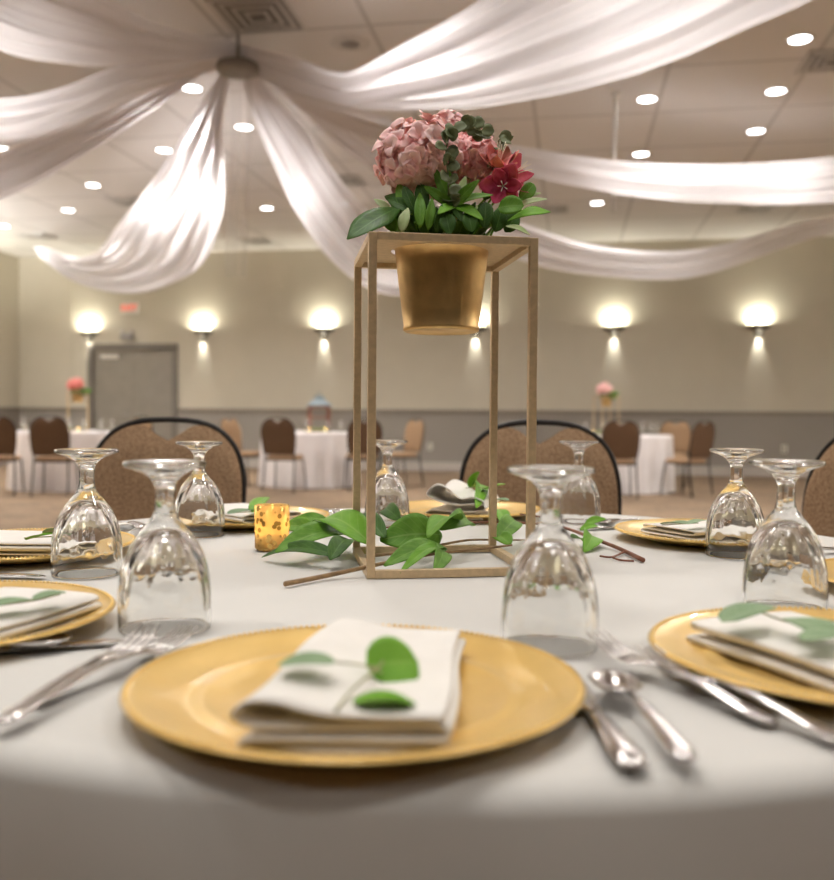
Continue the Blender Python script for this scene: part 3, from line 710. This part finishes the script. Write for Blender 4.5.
STAND = gold_stand(SH, .223, SC, SRZ, 'tall open square gold metal stand on the white table')
def pot(loc, lb):
    t = empty('planter_pot', loc, 0, lb, 'planter pot')
    MB().lathe([(.0005, .002), (.048, .002), (.0515, .0), (.0535, .0015), (.0538, .006), (.0530, .008), (.0560, .03), (.0640, .095), (.0665, .118), (.0705, .1185), (.0710, .1215), (.0690, .1235), (.0650, .1225), (.0635, .115), (.0505, .008), (.0005, .006)], 64).build('pot_body', 'pot', t)
    MB().lathe([(.0005, .112), (.03, .112), (.063, .110)], 32).build('soil', 'dark', t)
    return t
PB = SC + Vector((.003, 0, SH-.1155)); POT = pot(PB, 'tapered gold metal pot hanging in the top of the tall gold stand')

# ---- flowers
def hydrangea(c, r, n, m, lb, seed, squash=.9, loc=None, stem_to=None, fl=.0135):
    rr = random.Random(seed); c = Vector(c)
    t = empty('hydrangea', loc or PB + Vector((0, 0, .11)), 0, lb, 'flower', 'pink hydrangea heads in the gold pot'); O = t.location
    b = MB()
    for i in range(n):
        z = 1 - 1.75*(i+.5)/n; a = i*2.39996; s = math.sqrt(max(0, 1-z*z))
        d = Vector((s*math.cos(a), s*math.sin(a), z)) + Vector((rr.uniform(-.1, .1), rr.uniform(-.1, .1), rr.uniform(-.1, .1))); d.normalize()
        rad = r*(1+rr.uniform(-.14, .12)); p = c - O + Vector((d.x*rad, d.y*rad, d.z*rad*squash))
        e1 = d.cross(Vector((rr.random()-.5, rr.random()-.5, rr.random()-.5))).normalized(); e2 = d.cross(e1)
        for k in range(4):
            q = k*PI/2 + rr.uniform(-.15, .15); dd = e1*math.cos(q) + e2*math.sin(q); L = fl*rr.uniform(.85, 1.2); lift = rr.uniform(-.25, .75)
            tip = p + dd*L + d*L*lift
            leaf_mb(b, p + d*.0008*(k % 2), tip, L*1.15, nrm=(d - dd*lift), bend=rr.uniform(.05, .2), cup=.12, shape='round' if rr.random() < .5 else 'oval', nu=4, nv=4)
    b.build('petals', m, t, solid=.0004)
    MB().lathe([(r*.82*math.sin(PI*k/10)+.0002, -r*.82*squash*math.cos(PI*k/10)) for k in range(11)], 20).build('flower_core', m, t, loc=c-O)
    st = stem_to or (c - Vector((0, 0, .12)))
    MB().tube([st-O, (c-O)*.5+(Vector(st)-O)*.5, c-O], .003, 8).build('stem', 'palestem', t)
    return t
FO = PB + Vector((0, 0, .112))
H1 = hydrangea(at(420, 160, 1.27), .052, 105, M['pink'], 'large pale pink hydrangea head at the top left of the bouquet', 1, .86, stem_to=FO+Vector((-.01, 0, 0)), fl=.0165)
H2 = hydrangea(at(474, 160, 1.29), .030, 60, M['pink2'], 'smaller rose pink hydrangea head beside the magenta lilies', 2, 1.0, stem_to=FO+Vector((.01, 0, 0)))
H3 = hydrangea(at(447, 135, 1.32), .030, 50, M['pink'], 'pink hydrangea head peeking over the top behind the eucalyptus strand', 3, .8, stem_to=FO)

def lily(c, d, r, m, lb, seed):
    rr = random.Random(seed); t = empty('peruvian_lily', c, 0, lb, 'flower', 'magenta lilies at the right of the bouquet')
    d = Vector(d).normalized(); e1 = d.cross(Vector((0, 0, 1))).normalized(); e2 = d.cross(e1)
    for k in range(6):
        q = k*PI/3 + rr.uniform(-.1, .1); dd = e1*math.cos(q)+e2*math.sin(q); op = .75 if k % 2 else .95
        leaf(t, d*(-r*.5), d*r*(.35 if k % 2 else .15) + dd*r*op, r*(.62 if k % 2 else .85), m, nrm=(d*1.0-dd*.9), name='petal', bend=-.12, cup=.15, shape='oval', nu=8, nv=6)
    s = MB()
    for k in range(5):
        q = k*1.26; s.tube([d*(-r*.4), d*r*.3+(e1*math.cos(q)+e2*math.sin(q))*r*.12, d*r*.62+(e1*math.cos(q)+e2*math.sin(q))*r*.2], .0006, 5)
    s.build('stamen', 'wax', t)
    MB().tube([d*(-r*.45), d*(-r)+Vector((0, 0, -.01)), (FO-Vector(c))*.6 + Vector((.008, 0, 0)), FO-Vector(c)+Vector((.015, 0, 0))], .0016, 6).build('stem', 'leaf', t)
lily(at(500, 157, 1.25), (.1, -.6, .75), .033, M['coral'], 'coral pink lily, upper left of the three at the right of the bouquet', 1)
lily(at(517, 172, 1.26), (.75, -.6, .25), .034, M['magenta'], 'magenta lily, rightmost of the three at the right of the bouquet', 2)
lily(at(503, 186, 1.235), (-.1, -1, -.25), .034, M['magenta'], 'magenta lily, lowest of the three, hanging over the green leaves', 3)

def foliage(lb, base, lv, name='foliage_stem', m='leaf', cat='foliage', stem='leaf', group='green foliage stems in the gold pot'):
    base = Vector(base); t = empty(name, base, 0, lb, cat, group)
    top = sum((Vector(l[0]) for l in lv), Vector())/len(lv)
    MB().tube(curve([(0, 0, -.02), (top-base)*.5+Vector((0, 0, .002)), top-base], 6), .0016, 6).build('stem', stem, t)
    for l in lv:
        bb, tt, w, nn = l[:4]; mm = l[4] if len(l) > 4 else m; k = l[5] if len(l) > 5 else {}
        leaf(t, Vector(bb)-base, Vector(tt)-base, w, mm, nrm=nn, **({'bend': .08, 'cup': .12, **k}))
    return t
# pittosporum whorl at the front centre
W = lambda px, py, D: at(px, py, D)
c0 = W(454, 206, 1.215)
foliage('whorl of glossy bright green leaves at the front centre of the bouquet', FO+Vector((0, -.035, 0)), [
    (c0, W(434, 168, 1.225), .017, (-.4, -1, .2)), (c0, W(446, 166, 1.24), .014, (0, -1, .1)), (c0, W(479, 180, 1.20), .016, (.2, -1, .4)), (c0, W(493, 195, 1.20), .017, (.2, -.8, .8)), (c0, W(483, 220, 1.19), .018, (.1, -.9, .6), 'leafbright'),
    (c0, W(438, 214, 1.19), .016, (-.2, -1, .4), 'leafbright'), (c0, W(424, 186, 1.22), .015, (-.6, -1, .2)), (c0, W(466, 176, 1.23), .013, (.2, -1, .1), 'varieg'), (c0, W(462, 222, 1.195), .014, (0, -1, .3), 'leafdark')])
c1 = W(415, 212, 1.215)
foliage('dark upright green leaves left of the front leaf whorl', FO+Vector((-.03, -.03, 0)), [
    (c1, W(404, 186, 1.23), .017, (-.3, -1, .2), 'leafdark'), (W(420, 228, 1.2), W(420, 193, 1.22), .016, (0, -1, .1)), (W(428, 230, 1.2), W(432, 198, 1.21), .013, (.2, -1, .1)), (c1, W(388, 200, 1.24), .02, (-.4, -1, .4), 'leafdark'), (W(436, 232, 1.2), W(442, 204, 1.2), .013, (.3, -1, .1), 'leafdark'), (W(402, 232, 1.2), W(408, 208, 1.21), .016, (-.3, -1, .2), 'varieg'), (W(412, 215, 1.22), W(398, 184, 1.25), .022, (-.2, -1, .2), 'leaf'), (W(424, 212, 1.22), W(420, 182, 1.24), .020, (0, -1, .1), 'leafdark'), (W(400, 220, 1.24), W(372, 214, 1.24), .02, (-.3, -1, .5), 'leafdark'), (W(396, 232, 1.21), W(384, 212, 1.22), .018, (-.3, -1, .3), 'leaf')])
foliage('large serrated dark green leaf drooping over the left edge of the gold stand', FO+Vector((-.04, -.01, 0)), [
    (W(408, 203, 1.24), W(347, 239, 1.16), .046, (-.35, -1, .45), 'leafdark', {'wave': .015, 'bend': .03, 'shape': 'pointed', 'cup': .05}), (W(408, 208, 1.23), W(385, 196, 1.27), .02, (-.2, -1, .6), 'leafdark'), (W(392, 213, 1.3), W(374, 199, 1.31), .012, (-.2, -1, .5), 'varieg')])
foliage('broad green leaf reaching out at the right of the bouquet', FO+Vector((.05, -.01, 0)), [
    (W(505, 222, 1.22), W(551, 212, 1.20), .026, (.1, -.7, .8), 'leafbright', {'shape': 'pointed'}), (W(498, 208, 1.21), W(524, 206, 1.20), .028, (.1, -1, .3), 'leaf', {'shape': 'round'}), (W(515, 208, 1.25), W(547, 199, 1.24), .012, (0, -.8, .7), 'varieg'), (W(512, 204, 1.27), W(541, 193, 1.27), .012, (0, -.8, .7), 'varieg'),
    (W(520, 200, 1.26), W(534, 184, 1.27), .02, (.3, -1, .2), 'leaf', {'shape': 'round'}), (W(506, 226, 1.2), W(530, 235, 1.19), .012, (.1, -.7, .8), 'varieg')])
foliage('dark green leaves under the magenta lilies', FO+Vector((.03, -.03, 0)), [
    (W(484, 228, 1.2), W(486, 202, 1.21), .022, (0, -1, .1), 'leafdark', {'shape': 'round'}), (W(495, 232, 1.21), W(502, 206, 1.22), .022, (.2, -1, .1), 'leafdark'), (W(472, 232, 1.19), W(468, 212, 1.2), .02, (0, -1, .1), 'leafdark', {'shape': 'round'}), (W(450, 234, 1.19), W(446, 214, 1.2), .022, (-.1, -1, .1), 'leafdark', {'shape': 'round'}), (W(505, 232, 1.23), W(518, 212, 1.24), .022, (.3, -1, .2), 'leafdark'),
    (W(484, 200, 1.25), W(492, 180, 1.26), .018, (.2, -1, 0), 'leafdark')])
rr = random.Random(5); lv = []
for k in range(22):
    a = k/22*2*PI; r0, r1 = .045, rr.uniform(.066, .085); z0 = .012; z1 = rr.uniform(.025, .06)
    lv.append((FO+Vector((r0*math.cos(a), r0*math.sin(a), z0)), FO+Vector((r1*math.cos(a), r1*math.sin(a), z1)), rr.uniform(.022, .03), (-math.cos(a), -math.sin(a), .5) if k % 2 else (math.cos(a), math.sin(a), .6), 'leafdark' if k % 3 else 'leaf'))
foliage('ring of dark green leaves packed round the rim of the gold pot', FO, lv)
lv = []
for k in range(34):
    a = PI + rr.uniform(-.25, PI+.25); r0 = rr.uniform(.02, .05); r1 = r0 + rr.uniform(.005, .03); z0 = .012; z1 = rr.uniform(.028, .062)
    lv.append((FO+Vector((r0*math.cos(a), r0*math.sin(a), z0)), FO+Vector((r1*math.cos(a+rr.uniform(-.4, .4)), r1*math.sin(a), z1)), rr.uniform(.013, .021), (math.cos(a)*.6+rr.uniform(-.4, .4), -1, rr.uniform(0, .6)), ('leafdark', 'leaf', 'leafdark', 'varieg')[k % 4 if k % 3 else 0]))
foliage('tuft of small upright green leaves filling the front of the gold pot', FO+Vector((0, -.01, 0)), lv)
# eucalyptus strands
def strand(pts, lb, n, w, base, seed):
    rr = random.Random(seed); base = Vector(base); t = empty('eucalyptus_strand', base, 0, lb, 'foliage', 'olive eucalyptus strands in the bouquet')
    cv_ = [Vector(p)-base for p in pts]
    MB().tube(curve([Vector((0, 0, -.01))]+cv_, 20), .0011, 6).build('stem', 'olive', t)
    for i in range(n):
        u = (i+.3)/n; p = cr(cv_, u); a = rr.uniform(0, 6.28)
        d = Vector((math.cos(a), -abs(math.sin(a))*.8, rr.uniform(-.5, .4))).normalized()
        leaf(t, p, p+d*w*rr.uniform(.8, 1.1), w, 'olive', nrm=(rr.uniform(-.5, .5), -1, rr.uniform(-.3, .6)), shape='round', bend=.05, nu=6, nv=4)
strand([W(448, 205, 1.22), W(448, 175, 1.20), W(446, 150, 1.20), W(452, 132, 1.20), W(466, 124, 1.21), W(480, 130, 1.23), W(485, 137, 1.24)], 'olive green eucalyptus strand arching over the pink hydrangea', 26, .0185, FO+Vector((0, -.02, 0)), 3)
strand([W(490, 190, 1.26), W(493, 160, 1.27), W(500, 146, 1.27), W(510, 141, 1.27), W(513, 136, 1.27)], 'short olive eucalyptus strand with one folded leaf above the lilies', 7, .018, FO+Vector((.02, 0, 0)), 8)

# ---- branches on the table
def branch(lb, spts, lvs, srad, sm='stem', extra=()):
    b0 = Vector(spts[0]); t = empty('leafy_branch', (b0.x, b0.y, T), 0, lb, 'leafy branch', 'leafy branches around the gold stand'); O = t.location
    cv_ = curve([Vector(p)-O for p in spts], 24); n = len(cv_)
    MB().tube(cv_, [srad*(1-.55*i/(n-1)) for i in range(n)], 8).build('stem', sm, t)
    for e in extra: MB().tube(curve([Vector(p)-O for p in e], 10), srad*.45, 6).build('twig', sm, t)
    for (bb, tt, w, nn, *r_) in lvs:
        k = r_[1] if len(r_) > 1 else {}
        leaf(t, Vector(bb)-O, Vector(tt)-O, w, r_[0] if r_ else 'leaf', nrm=nn, **{'bend': .1, 'cup': .14, 'nu': 14, 'nv': 8, **k})
    return t
def g(px, py, h): return onz(px, py, T+h)
branch('leafy branch with a pale cut end lying across the base of the gold stand', [g(285, 584, .006), g(325, 576, .006), g(362, 568, .012), g(400, 560, .015), g(440, 553, .016), g(480, 549, .016), g(512, 545, .018)], [
    (g(352, 537, .022), g(276, 552, .020), .050, (-.1, -.75, .9), 'leaf'), (g(340, 556, .020), g(262, 557, .006), .028, (0, -.6, 1), 'leafdark'),
    (g(372, 545, .03), g(314, 524, .035), .056, (.1, -.65, .8), 'leafbright'), (g(318, 530, .024), g(280, 527, .03), .032, (-.1, -.8, .8), 'leaf'), (g(330, 523, .028), g(292, 519, .03), .022, (0, -.7, .9), 'leaf'),
    (g(385, 538, .035), g(352, 519, .045), .034, (.2, -.9, .5), 'leafdark'), (g(330, 560, .018), g(352, 541, .026), .03, (.1, -.7, .9), 'leafdark')], .0034)
branch('leafy branch with broad glossy leaves in the middle of the gold stand', [g(368, 556, .012), g(405, 552, .018), g(440, 545, .022), g(470, 540, .018), g(500, 540, .014), g(545, 540, .008)], [
    (g(442, 535, .035), g(380, 540, .030), .062, (.05, -.85, .6), 'leaf'), (g(446, 548, .024), g(384, 566, .012), .036, (0, -.7, .9), 'leaf'), (g(460, 520, .05), g(428, 538, .040), .040, (-.4, -.9, .5), 'leafbright'),
    (g(440, 549, .022), g(434, 573, .006), .028, (.5, -.7, .6), 'leaf'), (g(446, 548, .022), g(400, 573, .008), .022, (0, -.6, .9), 'leafbright'), (g(468, 524, .03), g(440, 530, .042), .036, (.2, -.9, .5), 'leaf'),
    (g(476, 508, .035), g(470, 488, .05), .030, (.2, -1, .3), 'leafbright'), (g(505, 528, .02), g(490, 512, .03), .03, (.2, -.9, .5), 'leafbright'), (g(496, 540, .02), g(516, 522, .03), .034, (.1, -.9, .5), 'leaf'), (g(510, 545, .015), g(492, 536, .02), .03, (0, -.7, .8), 'leafbright'), (g(400, 520, .035), g(384, 510, .04), .03, (0, -1, .3), 'leafdark')], .0026, 'stem')
branch('bare red brown twig with a forked end pointing right from the gold stand', [g(643, 560, .005), g(618, 548, .006), g(592, 538, .010), g(565, 528, .012), (g(540, 524, .016)), g(490, 522, .024), g(440, 524, .026), g(378, 528, .028)], [
    (g(590, 536, .012), g(584, 552, .003), .036, (.4, -.7, .8), 'leafbright'), (g(572, 538, .014), g(592, 550, .004), .03, (.5, -.7, .8), 'leaf'), (g(585, 524, .01), g(606, 519, .02), .018, (0, -.7, .8), 'leafbright'), (g(580, 530, .01), g(598, 526, .014), .014, (0, -.7, .8), 'leafbright')], .0036, 'redstem',
    extra=([g(624, 552, .005), g(612, 557, .004), g(600, 556, .004)], [g(612, 557, .004), g(620, 560, .003), g(634, 561, .003)], [g(560, 527, .012), g(545, 518, .02), g(520, 514, .03)]))

# ------------------------------------------------------------------ chairs
def chair():
    t = empty('banquet_chair', label='x', cat='chair', group='brown banquet chairs')
    W2, zt, zb = .228, .958, .47
    def outline(s, inset=0., dip=0.):   # s in 0..1 left to right over the arch
        a = PI*(1-s); c = math.cos(a); sn = math.sin(a)
        x = (W2-inset)*math.copysign(abs(c)**.72, c); z = .74 + (zt-.74-inset)*abs(sn)**.82
        if dip: z -= dip*math.exp(-((x)/.055)**2)
        return x, z
    yb = lambda z: .205 + (z-.45)*.16     # back leans backwards
    pts = [(-W2*.86, yb(.47), .47)] + [(-W2*.97, yb(.6), .6)] + [(outline(i/24)[0], yb(outline(i/24)[1]), outline(i/24)[1]) for i in range(25)] + [(W2*.97, yb(.6), .6), (W2*.86, yb(.47), .47)]
    MB().tube(pts, .0085, 10).build('back_frame', 'blackmetal', t)
    def panel(off, th):
        def fn(u, v):
            x0, z0 = outline(u, .005, .058)
            xb = (2*u-1)*W2*.84; z = .485 + (z0-.485)*v; x = xb + (x0-xb)*min(1, v*1.35)
            edge = min(1, 6*min(u, 1-u), 5*(1-v), 6*v)
            return (x, yb(z)+off-th*(edge**.5), z)
        return fn
    MB().grid(panel(-.006, .024), 40, 16).build('backrest_cushion', 'seatfab', t)
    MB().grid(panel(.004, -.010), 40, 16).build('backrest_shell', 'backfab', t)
    def seat(u, v):
        a = 2*PI*u; k = v*7
        rs = [.001, .6, .9, 1., 1.01, .98, .6, .001][int(round(k))]; z = [.485, .482, .474, .455, .435, .42, .42, .42][int(round(k))]
        c, s_ = math.cos(a), math.sin(a)
        return (.215*rs*math.copysign(abs(c)**.5, c), .205*rs*math.copysign(abs(s_)**.5, s_), z)
    MB().grid(seat, 48, 7, closeu=True).build('seat_cushion', 'seatfab', t)
    for sx in (-1, 1):
        MB().tube([(sx*.19, -.17, .425), (sx*.205, -.20, .2), (sx*.215, -.215, .0)], .0105, 8).build('leg', 'blackmetal', t)
        MB().tube([(sx*W2*.86, yb(.47), .47), (sx*.2, .20, .42), (sx*.205, .23, .2), (sx*.21, .265, .0)], .0105, 8).build('leg', 'blackmetal', t)
    f = MB()
    for sx in (-1, 1): f.tube([(sx*.19, -.17, .413), (sx*.198, .2, .413)], .009, 8)
    f.tube([(-.19, -.17, .413), (.19, -.17, .413)], .009, 8); f.tube([(-.198, .19, .413), (.198, .19, .413)], .009, 8)
    f.build('seat_frame', 'blackmetal', t)
    return t
CH0 = chair()   # seat faces -y, backrest at +y
cl = [ (at(175, 430, 2.70), 'nearer', 0.08, 'tan fabric banquet chair facing the camera behind the left side of the table'),
       (at(535, 430, 2.62), '', -.05, 'tan fabric banquet chair facing the camera behind the gold stand at right'),
       (at(895, 430, 2.15), '', -1.0, 'tan chair whose back edge shows at the right edge of the picture')]
for i, (p, _, rz, lb) in enumerate(cl):
    y = p.y-.27
    if i == 2: p = Vector((.945, 0, 0)); y = 2.06
    if i == 0: CH0.location = (p.x, y, 0); CH0.rotation_euler.z = rz; CH0['label'] = lb
    else: copy_tree(CH0, (p.x, y, 0), rz, lb)
def far_chair(px, D, rz, lb):
    p = at(px, 450, D); copy_tree(CH0, (p.x, p.y, 0), rz, lb)
far_chair(1, 11.0, PI+.2, 'dark backed chair at the left edge of the picture by the far left table')
far_chair(56, 10.95, PI+.1, 'dark backed chair in front of the far left table')
far_chair(245, 12.75, PI/2-.45, 'tan fronted chair left of the lantern table, turned to the right')
far_chair(285, 11.75, PI-.2, 'dark backed chair in front of the lantern table at left')
far_chair(362, 12.1, PI+.2, 'dark backed chair in front of the lantern table, behind the gold stand legs')
far_chair(400, 12.8, -.95, 'tan fronted chair right of the lantern table, turned to the left')
far_chair(617, 11.2, PI-.05, 'dark backed chair in front of the far right table')
far_chair(672, 13.1, -.45, 'tan fronted chair behind the right side of the far right table')
far_chair(686, 11.5, -PI/2-.95, 'dark backed chair angled at the right side of the far right table')
far_chair(128, 13.2, -.5, 'chair behind the far left table near the double door')

# ------------------------------------------------------------------ far tables
def far_table(px, D, r, lb, seed):
    p = at(px, 450, D); o = tablecloth(r, seed, 15, .05).build('tablecloth', 'cloth_far', loc=(p.x, p.y, 0))
    tag(o, lb, 'tablecloth', 'white cloths on the far tables'); return p
t1 = far_table(66, 12.05, .68, 'white cloth on the round table at far left, in front of the double door', 11)
t2 = far_table(309, 12.85, .67, 'white cloth on the far round table that carries the lantern', 12)
t3 = far_table(621, 12.3, .68, 'white cloth on the far round table at right', 13)
n_ = 0
for tp, nm, gs in ((t1, 'far left table', ((-.52, -.1), (-.28, -.3), (-.12, -.38), (.15, -.30), (.3, -.15), (.48, -.02), (.58, .12))), (t2, 'lantern table', ((-.45, -.1), (-.25, -.3), (.02, -.4), (.3, -.3), (.45, 0))), (t3, 'far right table', ((-.50, -.05), (-.28, -.2), (.20, -.35), (.36, -.2), (.5, .05)))):
    for k, (dx, dy) in enumerate(gs):
        copy_tree(g0, (tp.x+dx, tp.y+dy, T+.001), k, 'tiny upside-down goblet among those on the ' + nm, 'goblets on the ' + nm)
# far centrepieces
def far_center(px, D, lbs, m_b, seed):
    p = at(px, 420, D); base = Vector((p.x, p.y, T+.001))
    s_ = copy_tree(STAND, base, .3, lbs[0], scale=1.18); q = base + Vector((0, 0, (SH-.1185)*1.18))
    copy_tree(POT, q, 0, lbs[1], scale=1.18)
    h = hydrangea(q+Vector((-.03, 0, .235)), .10, 60, m_b, lbs[2], seed, .85, loc=q+Vector((0, 0, .11)), stem_to=q+Vector((0, 0, .11)), fl=.022); h['group'] = 'flowers on the far tables'
    rr = random.Random(seed); lv = []
    for k in range(16):
        a = k/16*2*PI; lv.append((q+Vector((.03*math.cos(a), .03*math.sin(a), .12)), q+Vector((.14*math.cos(a)+.04, .12*math.sin(a), rr.uniform(.12, .2))), .075, (.2, -1, .4), 'leaf' if k % 2 else 'leafdark'))
    fo = foliage(lbs[3], q+Vector((0, 0, .11)), lv, group='foliage on the far tables')
far_center(78, 12.1, ('open gold stand on the far left table', 'gold pot on the far left table', 'pink flower head above the far left table', 'green leaves round the pink flower on the far left table'), M['coral'], 21)
far_center(606, 12.4, ('open gold stand on the far right table', 'gold pot on the far right table', 'pale pink flower head above the far right table', 'green leaves round the pale pink flower on the far right table'), M['pink'], 22)
# lantern
p = at(319, 420, 12.95); t = empty('lantern', (p.x, p.y, T+.001), .2, 'brown wooden lantern with blue grey roof standing on the far middle table', 'lantern')
f = MB(); q = .13
for sx in (-1, 1):
    for sy in (-1, 1): f.box((sx*q, sy*q, .15), (.03, .03, .30))
for z, w in ((.012, .03), (.17, .02), (.29, .03)):
    for k in (-1, 1): f.box((0, k*q, z), (2*q-.03, .028, w)); f.box((k*q, 0, z), (.028, 2*q-.03, w))
f.build('frame', 'wood', t, smooth=False, bevel=.003)
MB().add([(-.17, -.17, .305), (.17, -.17, .305), (.17, .17, .305), (-.17, .17, .305), (-.07, -.07, .38), (.07, -.07, .38), (.07, .07, .38), (-.07, .07, .38), (-.05, -.05, .43), (.05, -.05, .43), (.05, .05, .43), (-.05, .05, .43)],
         [(3, 2, 1, 0), (0, 1, 5, 4), (1, 2, 6, 5), (2, 3, 7, 6), (3, 0, 4, 7), (4, 5, 9, 8), (5, 6, 10, 9), (6, 7, 11, 10), (7, 4, 8, 11), (8, 9, 10, 11)]).build('roof', 'bluegrey', t, smooth=False)
MB().tube([(.03*math.cos(a), 0, .445+.03*math.sin(a)) for a in [k*PI/6 for k in range(13)]], .004, 6).build('hanging_ring', 'bluegrey', t)
t.scale = (1.05, 1.05, 1.22)
# tea lights and green sprigs on the far tables
tn = 0
for tp, dx, dy, lb in ((t2, .06, -.52, 'small lit candle at the front of the lantern table'), (t2, .28, -.45, 'small lit candle at the right of the lantern table'), (t1, .32, -.42, 'small lit candle on the far left table'), (t3, -.42, -.2, 'small candle on the far right table')):
    copy_tree(cd, (tp.x+dx, tp.y+dy, T+.001), 0, lb, 'tea lights on the far tables', 1.1)
for tp, dx, dy, nm in ((t1, .1, -.45, 'far left table'), (t2, .16, -.3, 'lantern table'), (t3, -.32, -.35, 'far right table')):
    b0 = Vector((tp.x+dx, tp.y+dy, T)); lv = [(b0+Vector((.03*k-.1, 0, .02)), b0+Vector((.03*k-.1+(.04 if k % 2 else -.04), -.03, .05)), .05, (0, -.5, 1), 'leafbright') for k in range(8)]
    branch('small leafy branch lying on the ' + nm, [b0+Vector((-.15, 0, .01)), b0+Vector((0, 0, .015)), b0+Vector((.15, 0, .01))], lv, .003)['group'] = 'branches on the far tables'

# ------------------------------------------------------------------ render settings that travel with the scene
w = bpy.data.worlds.new('world'); sc.world = w; w.use_nodes = True
w.node_tree.nodes['Background'].inputs[0].default_value = (.05, .045, .04, 1)
cy = sc.cycles
cy.use_denoising = True; cy.max_bounces = 14; cy.transmission_bounces = 12; cy.transparent_max_bounces = 24; cy.diffuse_bounces = 5; cy.glossy_bounces = 5
cy.caustics_refractive = True; cy.caustics_reflective = False; cy.blur_glossy = 1.0
cy.sample_clamp_indirect = 10
